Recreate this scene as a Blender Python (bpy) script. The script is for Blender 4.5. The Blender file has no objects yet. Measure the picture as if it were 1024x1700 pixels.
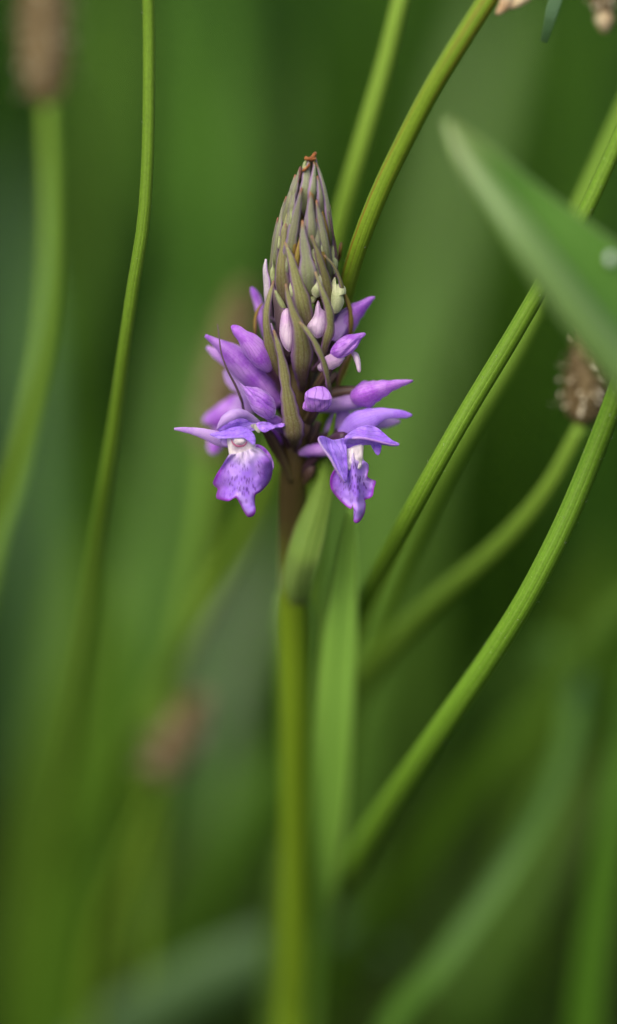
import bpy, math, random
import numpy as np
from mathutils import Vector, noise

# ---------------------------------------------------------------- camera
# lengths are thought in millimetres, meshes are written in metres
MM = 0.001
PITCH = math.radians(15.0)
DIST = 500.0                      # camera to plane of focus
PXMM = 12.0                       # photograph pixels per mm on the plane of focus
TIP = Vector((0, 0, 205.0))       # tip of the flower spike
FWD = Vector((0, math.cos(PITCH), -math.sin(PITCH)))
UP = Vector((0, math.sin(PITCH), math.cos(PITCH)))
RIGHT = Vector((1, 0, 0))
CENTRE = TIP - UP * ((850 - 258) / PXMM) - RIGHT * ((515 - 512) / PXMM)
CAM = CENTRE - FWD * DIST

scene = bpy.context.scene
cam_data = bpy.data.cameras.new('camera')
cam_data.sensor_fit = 'HORIZONTAL'
cam_data.sensor_width = 24.0
cam_data.lens = 24.0 * DIST / (1024 / PXMM)
cam_data.clip_start = 0.01
cam_data.clip_end = 200.0
cam_data.dof.use_dof = True
cam_data.dof.focus_distance = DIST * MM
cam_data.dof.aperture_fstop = cam_data.lens / 42.0     # 42 mm wide aperture
cam_data.dof.aperture_blades = 9
cam = bpy.data.objects.new('camera', cam_data)
scene.collection.objects.link(cam)
cam.location = CAM * MM
cam.rotation_euler = (math.radians(90) - PITCH, 0, 0)
scene.camera = cam

# ---------------------------------------------------------------- sky, sun, exposure
SUN_EL, SUN_AZ = math.radians(50), math.radians(-150)   # overcast: soft light from above, a little in front, left
world = bpy.data.worlds.new('World')
scene.world = world
world.use_nodes = True
wn, wl = world.node_tree.nodes, world.node_tree.links
wn.clear()
sky = wn.new('ShaderNodeTexSky')
sky.sky_type = 'NISHITA'
sky.sun_disc = False
sky.sun_elevation = SUN_EL
sky.sun_rotation = SUN_AZ
sky.air_density = 0.7
sky.dust_density = 4.0
sky.ozone_density = 0.6
bg = wn.new('ShaderNodeBackground')
bg.inputs['Strength'].default_value = 0.12
wo = wn.new('ShaderNodeOutputWorld')
wl.new(sky.outputs[0], bg.inputs[0])
wl.new(bg.outputs[0], wo.inputs[0])
sun_data = bpy.data.lights.new('sun', 'SUN')
sun_data.energy = 1.4
sun_data.angle = math.radians(45)
sun_data.color = (1.0, 0.94, 0.82)
sun = bpy.data.objects.new('sun', sun_data)
scene.collection.objects.link(sun)
sun_dir = Vector((math.cos(SUN_EL) * math.sin(SUN_AZ), math.cos(SUN_EL) * math.cos(SUN_AZ), math.sin(SUN_EL)))
sun.rotation_euler = sun_dir.to_track_quat('Z', 'Y').to_euler()
scene.view_settings.view_transform = 'Standard'
scene.view_settings.look = 'None'
scene.view_settings.gamma = 1.0
scene.view_settings.exposure = 0.9
scene.cycles.use_denoising = True
scene.cycles.max_bounces = 8
scene.cycles.transmission_bounces = 6

COL = scene.collection
RNG = random.Random(7)


def P(u, v, d=0.0):
    """a point seen at (u, v) of the photograph, d mm behind the plane of focus"""
    s = (DIST + d) / DIST / PXMM
    return CAM + FWD * (DIST + d) + RIGHT * ((u - 512) * s) + UP * ((850 - v) * s)


def px(w, d):
    return w / PXMM * (DIST + d) / DIST


# ---------------------------------------------------------------- materials
def srgb(r, g, b):
    f = lambda c: (c / 255 / 12.92) if c / 255 <= 0.04045 else ((c / 255 + 0.055) / 1.055) ** 2.4
    return (f(r), f(g), f(b), 1)


class NT:
    def __init__(self, name):
        self.m = bpy.data.materials.new(name)
        self.m.use_nodes = True
        self.n, self.l = self.m.node_tree.nodes, self.m.node_tree.links
        self.n.clear()

    def node(self, t, **kw):
        nd = self.n.new(t)
        for k, v in kw.items():
            setattr(nd, k, v)
        return nd

    def put(self, sock, v):
        if isinstance(v, bpy.types.NodeSocket):
            self.l.new(v, sock)
        else:
            sock.default_value = v

    def math(self, op, a, b=0.0, c=0.0):
        nd = self.node('ShaderNodeMath', operation=op)
        for i, v in enumerate((a, b, c)):
            self.put(nd.inputs[i], v)
        return nd.outputs[0]

    def mix(self, f, a, b, mode='MIX'):
        nd = self.node('ShaderNodeMix', data_type='RGBA', blend_type=mode)
        self.put(nd.inputs[0], f)
        self.put(nd.inputs[6], a)
        self.put(nd.inputs[7], b)
        return nd.outputs[2]

    def rng(self, x, a, b, lo=0.0, hi=1.0, smooth=True):
        nd = self.node('ShaderNodeMapRange')
        nd.interpolation_type = 'SMOOTHSTEP' if smooth else 'LINEAR'
        for i, v in enumerate((x, a, b, lo, hi)):
            self.put(nd.inputs[i], v)
        return nd.outputs[0]

    def uv(self, name='along'):
        u = self.node('ShaderNodeUVMap', uv_map=name)
        s = self.node('ShaderNodeSeparateXYZ')
        self.l.new(u.outputs[0], s.inputs[0])
        return u.outputs[0], s.outputs[0], s.outputs[1]

    def obj(self):
        return self.node('ShaderNodeTexCoord').outputs['Object']

    def noise(self, vec, scale, detail=3.0, rough=0.55, stretch=None):
        if stretch:
            mp = self.node('ShaderNodeMapping')
            self.l.new(vec, mp.inputs[0])
            mp.inputs['Scale'].default_value = stretch
            vec = mp.outputs[0]
        nd = self.node('ShaderNodeTexNoise')
        self.l.new(vec, nd.inputs['Vector'])
        nd.inputs['Scale'].default_value = scale
        nd.inputs['Detail'].default_value = detail
        nd.inputs['Roughness'].default_value = rough
        return nd.outputs[0]

    def finish(self, col, trans=0.25, rough=0.5, bump=None, bstr=0.3, bdist=0.0002, spec=0.4, sheen=0.0, tcol=None):
        p = self.node('ShaderNodeBsdfPrincipled')
        self.put(p.inputs['Base Color'], col)
        self.put(p.inputs['Roughness'], rough)
        p.inputs['Specular IOR Level'].default_value = spec
        if sheen:
            p.inputs['Sheen Weight'].default_value = sheen
            p.inputs['Sheen Roughness'].default_value = 0.5
        if bump is not None:
            b = self.node('ShaderNodeBump')
            b.inputs['Strength'].default_value = bstr
            b.inputs['Distance'].default_value = bdist
            self.put(b.inputs['Height'], bump)
            self.l.new(b.outputs[0], p.inputs['Normal'])
        out = self.node('ShaderNodeOutputMaterial')
        if trans > 0:
            t = self.node('ShaderNodeBsdfTranslucent')
            self.put(t.inputs[0], tcol if tcol is not None else col)
            mx = self.node('ShaderNodeMixShader')
            mx.inputs[0].default_value = trans
            self.l.new(p.outputs[0], mx.inputs[1])
            self.l.new(t.outputs[0], mx.inputs[2])
            self.l.new(mx.outputs[0], out.inputs[0])
        else:
            self.l.new(p.outputs[0], out.inputs[0])
        return self.m


def mat_blade(name, base, tip, edge=None, edge_w=0.25, vein=None, vein_amt=0.25, vein_n=9.0, mott=0.25,
              scale=2500.0, trans=0.25, rough=0.45, tipcol=None, tip_at=0.95, tip_to=1.0, foot=None, foot_to=0.35, hue=0.12,
              streak=None, streak_amt=0.0, spec=0.4, silver=0.0, midrib=None):
    """strap-shaped organ: colour runs from foot to tip, edge and vein colours across"""
    t = NT(name)
    uvv, x, y = t.uv()
    oc = t.obj()
    ax = t.math('ABSOLUTE', t.math('MULTIPLY_ADD', x, 2.0, -1.0))
    col = t.mix(y, base, tip)
    if foot is not None:
        col = t.mix(t.rng(y, foot_to, 0.0), col, foot)
    big = t.noise(oc, scale * 0.12, 2.0)
    col = t.mix(t.rng(big, 0.3, 0.7, 0, 0.35), col, tip)
    wob = t.noise(uvv, 3.0, 2.0, stretch=(1.0, 4.0, 1))
    ve = t.math('SINE', t.math('MULTIPLY', t.math('ADD', x, t.math('MULTIPLY', wob, 0.05)), vein_n * 6.2832))
    vmask = t.rng(ve, 0.2, 1.0)
    if vein is not None:
        col = t.mix(t.math('MULTIPLY', vmask, vein_amt), col, vein)
    if midrib is not None:
        col = t.mix(t.rng(ax, 0.16, 0.02, 0, 0.8), col, midrib)
    if streak is not None:
        sn = t.noise(uvv, 2.0, 3.0, stretch=(6.0, 1.6, 1))
        col = t.mix(t.rng(sn, 0.52, 0.68, 0, streak_amt), col, streak)
    fine = t.noise(oc, scale, 3.0, 0.7)
    col = t.mix(t.rng(fine, 0.3, 0.7, 0, mott, smooth=False), col, t.mix(0.55, col, (0.01, 0.012, 0.004, 1)))
    if silver:
        sp = t.noise(oc, scale * 2.2, 2.0, 0.6)
        col = t.mix(t.rng(sp, 0.5, 0.75, 0, silver), col, (0.5, 0.47, 0.42, 1))
    if edge is not None:
        en = t.math('ADD', ax, t.math('MULTIPLY_ADD', big, 0.3, -0.15))
        col = t.mix(t.rng(en, 1.0 - edge_w, 1.0, 0, 0.85), col, edge)
    if tipcol is not None:
        tn = t.math('ADD', y, t.math('MULTIPLY_ADD', fine, 0.06, -0.03))
        col = t.mix(t.rng(tn, tip_at, tip_to), col, tipcol)
    if hue:
        inf = t.node('ShaderNodeObjectInfo')
        hs = t.node('ShaderNodeHueSaturation')
        t.put(hs.inputs['Hue'], t.math('MULTIPLY_ADD', inf.outputs['Random'], hue * 0.2, 0.5 - hue * 0.1))
        t.put(hs.inputs['Value'], t.math('MULTIPLY_ADD', inf.outputs['Random'], hue * 2, 1.0 - hue))
        t.put(hs.inputs['Color'], col)
        col = hs.outputs[0]
    h = t.math('ADD', t.math('MULTIPLY', vmask, 0.5), t.math('MULTIPLY', fine, 0.6))
    return t.finish(col, trans, rough, bump=h, bstr=0.5, bdist=0.00012, spec=spec)


def mat_petal(name, col_a, col_b, dark, pale=None, trans=0.4, vein_amt=0.55, coords='flat', foot=None):
    """thin violet tissue: fine branching veins, paler and deeper patches, with sheen and sparkle painted in"""
    t = NT(name)
    uvv, x, y = t.uv()
    oc = t.obj()
    n1 = t.noise(oc, 330, 3.0)
    col = t.mix(t.rng(n1, 0.36, 0.64), col_a, col_b)  # the paler tone also carries a whitish sheen
    if foot is not None:
        col = t.mix(t.rng(y, 0.4, 0.0, 0, 0.8), col, foot)
    w = t.noise(uvv, 2.5, 2.0)
    v1 = t.math('SINE', t.math('MULTIPLY', t.math('ADD', x, t.math('MULTIPLY', w, 0.25)), 50.0))
    vm = t.rng(v1, 0.8, 1.0)
    col = t.mix(t.math('MULTIPLY', vm, vein_amt), col, dark)
    fine = t.noise(oc, 3800, 3.0, 0.7)
    col = t.mix(t.rng(fine, 0.35, 0.75, 0, 0.34), col, pale if pale is not None else col_b)  # pale flecks paint a fine sparkle into the colour
    inf = t.node('ShaderNodeObjectInfo')
    hs = t.node('ShaderNodeHueSaturation')
    t.put(hs.inputs['Hue'], t.math('MULTIPLY_ADD', inf.outputs['Random'], 0.02, 0.49))
    t.put(hs.inputs['Value'], t.math('MULTIPLY_ADD', inf.outputs['Random'], 0.16, 0.92))
    t.put(hs.inputs['Color'], col)
    h = t.math('ADD', t.math('MULTIPLY', vm, -0.5), t.math('MULTIPLY', fine, 0.5))
    return t.finish(hs.outputs[0], trans, 0.5, bump=h, bstr=0.7, bdist=0.00014, spec=0.35, sheen=0.25)


def mat_lip():
    """lip: white throat, violet blade with darker dashes, magenta rim"""
    t = NT('lip_tissue')
    uvv, x, y = t.uv()           # hundredths of px from the throat
    _, r, a = t.uv('rim')
    oc = t.obj()
    n1 = t.noise(oc, 420, 2.0)
    violet = t.mix(t.rng(n1, 0.3, 0.7), srgb(172, 118, 242), srgb(208, 170, 250))
    side = t.math('ABSOLUTE', x)
    violet = t.mix(t.rng(side, 0.12, 0.42, 0, 0.75), violet, srgb(150, 70, 205))
    thr = t.math('ADD', y, t.math('MULTIPLY_ADD', n1, 0.28, -0.14))
    thr = t.math('ADD', thr, t.math('MULTIPLY', side, 0.55))
    col = t.mix(t.rng(thr, 0.42, 0.1), violet, srgb(228, 214, 236))
    # dashes radiating from the throat
    ang = t.math('ARCTAN2', x, t.math('ADD', y, 0.35))
    rad = t.math('SQRT', t.math('ADD', t.math('MULTIPLY', x, x), t.math('POWER', t.math('ADD', y, 0.35), 2.0)))
    cx = t.node('ShaderNodeCombineXYZ')
    t.put(cx.inputs[0], t.math('MULTIPLY', ang, 28.0))
    t.put(cx.inputs[1], t.math('MULTIPLY', rad, 9.5))
    vo = t.node('ShaderNodeTexVoronoi')
    t.l.new(cx.outputs[0], vo.inputs['Vector'])
    vo.inputs['Scale'].default_value = 0.95
    vo.inputs['Randomness'].default_value = 0.9
    dash = t.rng(vo.outputs['Distance'], 0.5, 0.22)
    pn = t.noise(oc, 900, 2.0)
    dash = t.math('MULTIPLY', dash, t.rng(pn, 0.34, 0.46))
    dash = t.math('MULTIPLY', dash, t.rng(y, 0.1, 0.22))
    dash = t.math('MULTIPLY', dash, t.rng(side, 0.42, 0.22))
    dash = t.math('MULTIPLY', dash, t.rng(y, 1.0, 0.6, 0.25, 1.0))
    col = t.mix(t.math('MULTIPLY', dash, 0.85), col, srgb(92, 22, 150))
    fine = t.noise(oc, 3600, 3.0, 0.7)
    col = t.mix(t.rng(fine, 0.4, 0.75, 0, 0.25), col, srgb(205, 170, 245))
    col = t.mix(t.math('MULTIPLY', t.rng(r, 0.84, 0.98, 0, 0.9), t.rng(y, 0.25, 0.45)), col, srgb(160, 42, 190))
    return t.finish(col, 0.42, 0.45, bump=t.math('ADD', fine, t.math('MULTIPLY', dash, -0.4)), bstr=0.4, bdist=0.0001, spec=0.35, sheen=0.15)


def mat_mottle(name, a, b, c=None, scale=900.0, trans=0.0, rough=0.7, bstr=0.6):
    t = NT(name)
    oc = t.obj()
    n1 = t.noise(oc, scale * 0.3, 3.0)
    col = t.mix(t.rng(n1, 0.35, 0.65), a, b)
    n2 = t.noise(oc, scale, 4.0, 0.7)
    if c is not None:
        col = t.mix(t.rng(n2, 0.55, 0.7), col, c)
    return t.finish(col, trans, rough, bump=n2, bstr=bstr, bdist=0.0003, spec=0.25)


def mat_grass(name):
    t = NT(name)
    at = t.node('ShaderNodeAttribute', attribute_name='tint')
    return t.finish(at.outputs['Color'], 0.35, 0.6, spec=0.15)


M = {}
M['bract'] = mat_blade('bract_tissue', srgb(132, 128, 58), srgb(144, 146, 92), edge=srgb(130, 92, 142), edge_w=0.5,
                       vein=srgb(92, 58, 56), vein_amt=0.32, vein_n=4.0, mott=0.45, scale=3600, trans=0.15,
                       foot=srgb(86, 50, 66), foot_to=0.6, tipcol=srgb(140, 112, 88), tip_at=0.93, silver=0.45, hue=0.14, rough=0.6, spec=0.2)
M['bract_upper'] = mat_blade('upper_bract_tissue', srgb(124, 136, 70), srgb(136, 138, 112), edge=srgb(134, 108, 146), edge_w=0.55,
                             vein=srgb(116, 100, 104), vein_amt=0.35, vein_n=3.0, mott=0.35, scale=3600, trans=0.15,
                             foot=srgb(118, 128, 52), foot_to=0.3, tipcol=srgb(150, 106, 76), tip_at=0.9, silver=0.4, hue=0.16, rough=0.6, spec=0.2)
M['bract_olive'] = mat_blade('olive_bract_tissue', srgb(120, 100, 40), srgb(165, 140, 62), edge=srgb(122, 72, 88), edge_w=0.3,
                             mott=0.3, scale=3000, trans=0.35)
M['bract_purple'] = mat_blade('purple_bract_tissue', srgb(92, 68, 72), srgb(112, 90, 92), edge=srgb(108, 72, 120), edge_w=0.3,
                              mott=0.45, scale=3600, trans=0.15, silver=0.35)
M['bract_pale'] = mat_blade('pale_bract_tissue', srgb(128, 108, 118), srgb(205, 192, 205), edge=srgb(168, 138, 190), edge_w=0.35,
                            mott=0.4, scale=3600, trans=0.2, silver=0.3)
M['dry'] = mat_mottle('dry_tip', srgb(150, 92, 44), srgb(112, 64, 36), srgb(206, 178, 130), scale=2500)
M['violet'] = mat_petal('violet_petal', srgb(168, 84, 218), srgb(212, 156, 242), srgb(124, 44, 172), srgb(220, 182, 244))
M['blueviolet'] = mat_petal('blue_violet_petal', srgb(164, 108, 236), srgb(188, 146, 246), srgb(112, 56, 196), srgb(212, 186, 250))
M['lilac'] = mat_petal('lilac_petal', srgb(204, 154, 236), srgb(222, 184, 244), srgb(150, 92, 190), srgb(236, 214, 246))
M['pinkbud'] = mat_petal('pink_bud', srgb(214, 172, 220), srgb(236, 214, 234), srgb(180, 128, 190), srgb(246, 234, 242), vein_amt=0.25)
M['creambud'] = mat_petal('cream_bud', srgb(188, 198, 140), srgb(222, 222, 184), srgb(176, 186, 130), srgb(236, 236, 210), vein_amt=0.2)
M['greenbud'] = mat_petal('green_bud', srgb(160, 176, 110), srgb(184, 194, 136), srgb(140, 156, 96), srgb(200, 206, 160), vein_amt=0.15)
M['lip'] = mat_lip()
M['column'] = mat_petal('throat_tissue', srgb(236, 226, 230), srgb(228, 222, 204), srgb(190, 150, 200), srgb(250, 246, 246), vein_amt=0.15)
M['throat'] = mat_petal('petal_foot_tissue', srgb(206, 196, 206), srgb(196, 200, 170), srgb(160, 120, 180), srgb(220, 206, 226), vein_amt=0.4)
M['stigma'] = mat_petal('stigma_rim', srgb(170, 70, 120), srgb(196, 104, 150), srgb(130, 40, 90), vein_amt=0.1)
M['ovary'] = mat_blade('ovary_tissue', srgb(96, 92, 44), srgb(92, 66, 62), vein=srgb(66, 40, 50), vein_amt=0.6, vein_n=4.0, mott=0.3, scale=3000, trans=0.1)
M['ovary_dark'] = mat_blade('dark_ovary_tissue', srgb(70, 50, 44), srgb(84, 52, 78), vein=srgb(50, 30, 44), vein_amt=0.5, vein_n=4.0, mott=0.3, scale=3000, trans=0.1)
M['orchid_stem'] = mat_blade('orchid_stem_skin', srgb(116, 150, 26), srgb(112, 140, 26), vein=srgb(112, 112, 40), vein_amt=0.3, vein_n=8.0,
                             mott=0.25, scale=1800, trans=0.05, rough=0.45, tipcol=srgb(80, 68, 36), tip_at=0.68, tip_to=0.77, hue=0.0)
M['orchid_leaf'] = mat_blade('orchid_leaf_tissue', srgb(146, 196, 62), srgb(160, 204, 90), edge=srgb(164, 194, 100), edge_w=0.14,
                             vein=srgb(104, 152, 44), vein_amt=0.4, vein_n=8.0, mott=0.15, scale=1500, trans=0.3, rough=0.35, hue=0.05, midrib=srgb(84, 132, 44))
M['sheath'] = mat_blade('sheath_leaf_tissue', srgb(166, 192, 108), srgb(130, 172, 52), edge=srgb(140, 124, 92), edge_w=0.1, foot=srgb(92, 70, 72), foot_to=0.12,
                        vein=srgb(104, 146, 52), vein_amt=0.7, vein_n=5.0, mott=0.15, scale=1500, trans=0.3, rough=0.4, hue=0.04)
M['sheath_low'] = mat_blade('stem_sheath_tissue', srgb(96, 132, 40), srgb(112, 148, 62), vein=srgb(84, 120, 34), vein_amt=0.5, vein_n=6.0, mott=0.2, scale=1500, trans=0.3, rough=0.5, hue=0.0, spec=0.2)
M['stem'] = mat_blade('plantain_stem_skin', srgb(112, 152, 34), srgb(108, 146, 34), vein=srgb(136, 164, 74), vein_amt=0.3, vein_n=13.0,
                      mott=0.5, scale=2200, trans=0.2, rough=0.6, hue=0.06, streak=srgb(84, 128, 16), streak_amt=0.6, spec=0.22)
M['stem_red'] = mat_blade('reddish_stem_skin', srgb(108, 152, 28), srgb(116, 146, 32), vein=srgb(128, 156, 50), vein_amt=0.3, vein_n=11.0,
                          mott=0.45, scale=2200, trans=0.2, rough=0.6, streak=srgb(138, 86, 34), streak_amt=0.8, hue=0.0, spec=0.22)
M['stem_pale'] = mat_blade('pale_stem_skin', srgb(116, 158, 40), srgb(120, 158, 48), vein=srgb(140, 164, 70), vein_amt=0.3, vein_n=11.0,
                           mott=0.3, scale=2200, trans=0.2, rough=0.6, hue=0.06, spec=0.22)
M['blade'] = mat_blade('grass_blade_tissue', srgb(70, 110, 20), srgb(84, 124, 28), vein=srgb(58, 96, 16), vein_amt=0.4, vein_n=9.0,
                       mott=0.2, scale=1200, trans=0.35, rough=0.55, spec=0.2)
M['blade_pale'] = mat_blade('pale_blade_tissue', srgb(88, 136, 42), srgb(98, 142, 58), vein=srgb(88, 124, 50), vein_amt=0.4, vein_n=9.0,
                            mott=0.2, scale=1200, trans=0.35, rough=0.4)
M['blade_grey'] = mat_blade('grey_green_leaf_tissue', srgb(78, 118, 62), srgb(92, 128, 78), vein=srgb(80, 108, 70), vein_amt=0.4, vein_n=7.0,
                            mott=0.2, scale=900, trans=0.25, rough=0.35)
M['broadleaf'] = mat_blade('broad_leaf_tissue', srgb(88, 142, 50), srgb(116, 150, 74), edge=srgb(146, 160, 116), edge_w=0.1, vein=srgb(70, 118, 40), vein_amt=0.4,
                           vein_n=5.0, mott=0.15, scale=900, trans=0.3, rough=0.4, tipcol=srgb(138, 146, 92), tip_at=0.92, hue=0.0)
M['head'] = mat_mottle('plantain_head_brown', srgb(112, 98, 66), srgb(86, 72, 44), srgb(146, 132, 100), scale=1200)
M['scale'] = mat_mottle('plantain_floret_brown', srgb(144, 124, 84), srgb(104, 84, 52), srgb(192, 180, 146), scale=1600)
M['cream'] = mat_mottle('withered_floret_cream', srgb(206, 190, 150), srgb(182, 150, 112), srgb(232, 222, 196), scale=1500, trans=0.2)
M['anther'] = mat_mottle('pale_anther', srgb(214, 206, 176), srgb(190, 176, 140), scale=2000)
M['hair'] = mat_mottle('pale_hair', srgb(222, 226, 214), srgb(206, 212, 196), scale=2000, trans=0.3)
M['grass'] = mat_grass('meadow_grass_tissue')

# ---------------------------------------------------------------- mesh helpers
def link_mesh(name, verts, faces, mat, parent=None, uvs=None, uvs2=None, origin=None):
    """verts in mm (world); one mesh object, shifted to its parent's or its own origin"""
    if parent is not None:
        org = parent['_org'] if '_org' in parent else (0, 0, 0)
        org = np.array(ORG[parent.name])
    else:
        org = np.array(origin if origin is not None else (0, 0, 0), float)
    va = (np.array(verts, float) - org) * MM
    me = bpy.data.meshes.new(name)
    me.from_pydata(va.tolist(), [], faces)
    for nm, uu in (('along', uvs), ('rim', uvs2)):
        if uu is None:
            continue
        lay = me.uv_layers.new(name=nm)
        idx = np.empty(len(me.loops), np.int32)
        me.loops.foreach_get('vertex_index', idx)
        lay.data.foreach_set('uv', np.array(uu, np.float32)[idx].ravel())
    me.polygons.foreach_set('use_smooth', np.ones(len(me.polygons), bool))
    me.materials.append(mat)
    o = bpy.data.objects.new(name, me)
    COL.objects.link(o)
    if parent is not None:
        o.parent = parent
        ORG[o.name] = tuple(org)
    else:
        o.location = Vector(org) * MM
        ORG[o.name] = tuple(org)
    return o


ORG = {}


def thing(name, label, cat, base, group=None):
    o = bpy.data.objects.new(name, None)
    o.empty_display_size = 0.01
    COL.objects.link(o)
    o.location = Vector(base) * MM
    ORG[o.name] = tuple(base)
    o['label'] = label
    o['category'] = cat
    if group:
        o['group'] = group
    return o


def tag(o, label, cat, group=None):
    o['label'] = label
    o['category'] = cat
    if group:
        o['group'] = group
    return o


def crom(pts, n):
    """Catmull-Rom through rows of an array, n samples"""
    p = np.array(pts, float)
    k = len(p)
    if k == 2:
        s = np.linspace(0, 1, n)[:, None]
        return p[0] * (1 - s) + p[1] * s
    q = np.vstack([2 * p[0] - p[1], p, 2 * p[-1] - p[-2]])
    # samples spaced by chord length
    ch = np.r_[0, np.cumsum(np.linalg.norm(np.diff(p[:, :3], axis=0), axis=1))]
    t = np.interp(np.linspace(0, ch[-1], n), ch, np.arange(k))
    out = []
    for x in t:
        i = min(int(x), k - 2)
        f = x - i
        a, b, c, d = q[i], q[i + 1], q[i + 2], q[i + 3]
        out.append(0.5 * ((2 * b) + (c - a) * f + (2 * a - 5 * b + 4 * c - d) * f * f + (3 * b - a - 3 * c + d) * f ** 3))
    return np.array(out)


def unit(a):
    return a / max(np.linalg.norm(a), 1e-9)


TOCAM = np.array(-FWD)


def world_ctrl(ctrl):
    rows = []
    for c in ctrl:
        u, v, d, w = c[:4]
        p = P(u, v, d)
        th = c[4] if len(c) > 4 else -1
        rows.append((p.x, p.y, p.z, px(w, d), th))
    return rows


def sweep_rows(rows, n=28, m=14, cup=0.0, turn=0.0, th=0.3, face=None, ridges=0, ridge_amp=0.0, wob=0.0, round_=False, keel=0.0, lat=0.0):
    """rows: x, y, z, width, thickness(mm); returns verts, faces, uv"""
    s = crom(rows, n)
    c = s[:, :3]
    w = np.maximum(s[:, 3], 0.05)
    tt = np.where(s[:, 4] > 0, s[:, 4], th)
    if round_:
        tt = w.copy()
    tan = np.gradient(c, axis=0)
    verts, uv = [], []
    seed = RNG.random() * 100
    for i in range(n):
        T = unit(tan[i])
        f = TOCAM if face is None else (face(c[i]) if callable(face) else np.array(face))
        L = unit(np.cross(T, f))
        F = unit(np.cross(L, T))
        a = math.radians(turn if not callable(turn) else turn(i / (n - 1)))
        if a:
            L, F = L * math.cos(a) + F * math.sin(a), F * math.cos(a) - L * math.sin(a)
        k = 1.0
        if wob:
            k += wob * noise.noise(Vector((seed, i * 0.35, 0)))
        for j in range(m):
            th_ = 2 * math.pi * j / m
            x, z = math.cos(th_), math.sin(th_)
            r = 1.0 + (ridge_amp * math.cos(ridges * th_) if ridges else 0.0)
            hw = w[i] * 0.5 * k
            off = L * (hw * x * r) + F * (0.5 * tt[i] * z * r - cup * hw * x * x - keel * hw * abs(x))
            if lat:
                off = off + F * (lat * math.sin(i * 0.9 + x * 2) * hw)
            verts.append(c[i] + off)
            uv.append(((j / m * 2 if j / m <= 0.5 else 2 - j / m * 2), i / (n - 1)) if not round_ else (j / m, i / (n - 1)))
    faces = []
    for i in range(n - 1):
        for j in range(m):
            a, b = i * m + j, i * m + (j + 1) % m
            faces.append((a, b, b + m, a + m))
    faces.append(tuple(range(m - 1, -1, -1)))
    faces.append(tuple(range((n - 1) * m, n * m)))
    return verts, faces, uv


def fix_across(verts, uv, m, n):
    # across coordinate from the angle: cos -> 0..1
    return [((1 + math.cos(2 * math.pi * (k % m) / m)) / 2, uv[k][1]) for k in range(len(uv))]


def strap(name, ctrl, mat, parent=None, n=28, m=14, origin=None, rows=None, round_=False, **kw):
    rows = world_ctrl(ctrl) if rows is None else rows
    v, f, uv = sweep_rows(rows, n=n, m=m, round_=round_, **kw)
    if not round_:
        uv = fix_across(v, uv, m, n)
    return link_mesh(name, v, f, mat, parent, uv, origin=origin)


def outline_samples(outline, k=96):
    p = np.array(outline, float)
    q = np.vstack([p, p[:1]])
    seg = np.r_[0, np.cumsum(np.linalg.norm(np.diff(q, axis=0), axis=1))]
    n = len(p)
    t = np.interp(np.linspace(0, seg[-1], k, endpoint=False), seg, np.arange(n + 1))
    out = []
    for x in t:
        i = int(x)
        f = x - i
        a, b, c, d = p[(i - 1) % n], p[i % n], p[(i + 1) % n], p[(i + 2) % n]
        out.append(0.5 * ((2 * b) + (c - a) * f + (2 * a - 5 * b + 4 * c - d) * f * f + (3 * b - a - 3 * c + d) * f ** 3))
    return np.array(out)


def sheet(name, outline, dfun, mat, parent, centre=None, rings=9, k=96, th=0.12, uv0=None, uvs=100.0, puff=None, uvdir=None):
    """a thin petal with a traced edge; dfun(u, v, r) is its depth.  puff=(front, back): a plump bud instead"""
    o = outline_samples(outline, k)
    c = np.mean(o, axis=0) if centre is None else np.array(centre, float)
    u0 = uv0 if uv0 is not None else o.min(axis=0)
    if uvdir is None:
        ex, ey = np.array((1.0, 0)), np.array((0, 1.0))
    else:
        ey = unit(np.array(uvdir, float))
        ex = np.array((ey[1], -ey[0]))
    verts, uv, uv2 = [], [], []
    def add(q, d, r, a):
        verts.append(tuple(P(q[0], q[1], d)))
        e = (q - u0) / uvs
        uv.append((float(e @ ex), float(e @ ey)))
        uv2.append((r, a))
    rr = [(j / rings) ** 0.8 for j in range(1, rings + 1)]
    def depth(q, r, side):
        d = dfun(q[0], q[1], r)
        if puff:
            e = math.sqrt(max(0.0, 1 - r * r))
            return d - puff[0] * e if side == 0 else d + puff[1] * e
        return d - th / 2 if side == 0 else d + th / 2 * (1.0 if r < 1 else 0.6)
    for side in (0, 1):
        add(c, depth(c, 0.0, side), 0, 0)
        for r in rr:
            for i in range(k):
                q = c + (o[i] - c) * r
                add(q, depth(q, r, side), r, i / k)
    half = 1 + rings * k
    faces = []
    for side in (0, 1):
        b = side * half
        for i in range(k):
            i2 = (i + 1) % k
            tri = (b, b + 1 + i, b + 1 + i2)
            faces.append(tri if side else tri[::-1])
            for j in range(rings - 1):
                a0 = b + 1 + j * k
                quad = (a0 + i, a0 + k + i, a0 + k + i2, a0 + i2)
                faces.append(quad if side else quad[::-1])
    a0, b0 = 1 + (rings - 1) * k, half + 1 + (rings - 1) * k
    for i in range(k):
        i2 = (i + 1) % k
        faces.append((a0 + i, a0 + i2, b0 + i2, b0 + i))
    return link_mesh(name, verts, faces, mat, parent, uv, uv2)


def nz(u, v, s, amp, seed=0.0):
    return amp * noise.noise(Vector((u * s, v * s, seed)))


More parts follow.
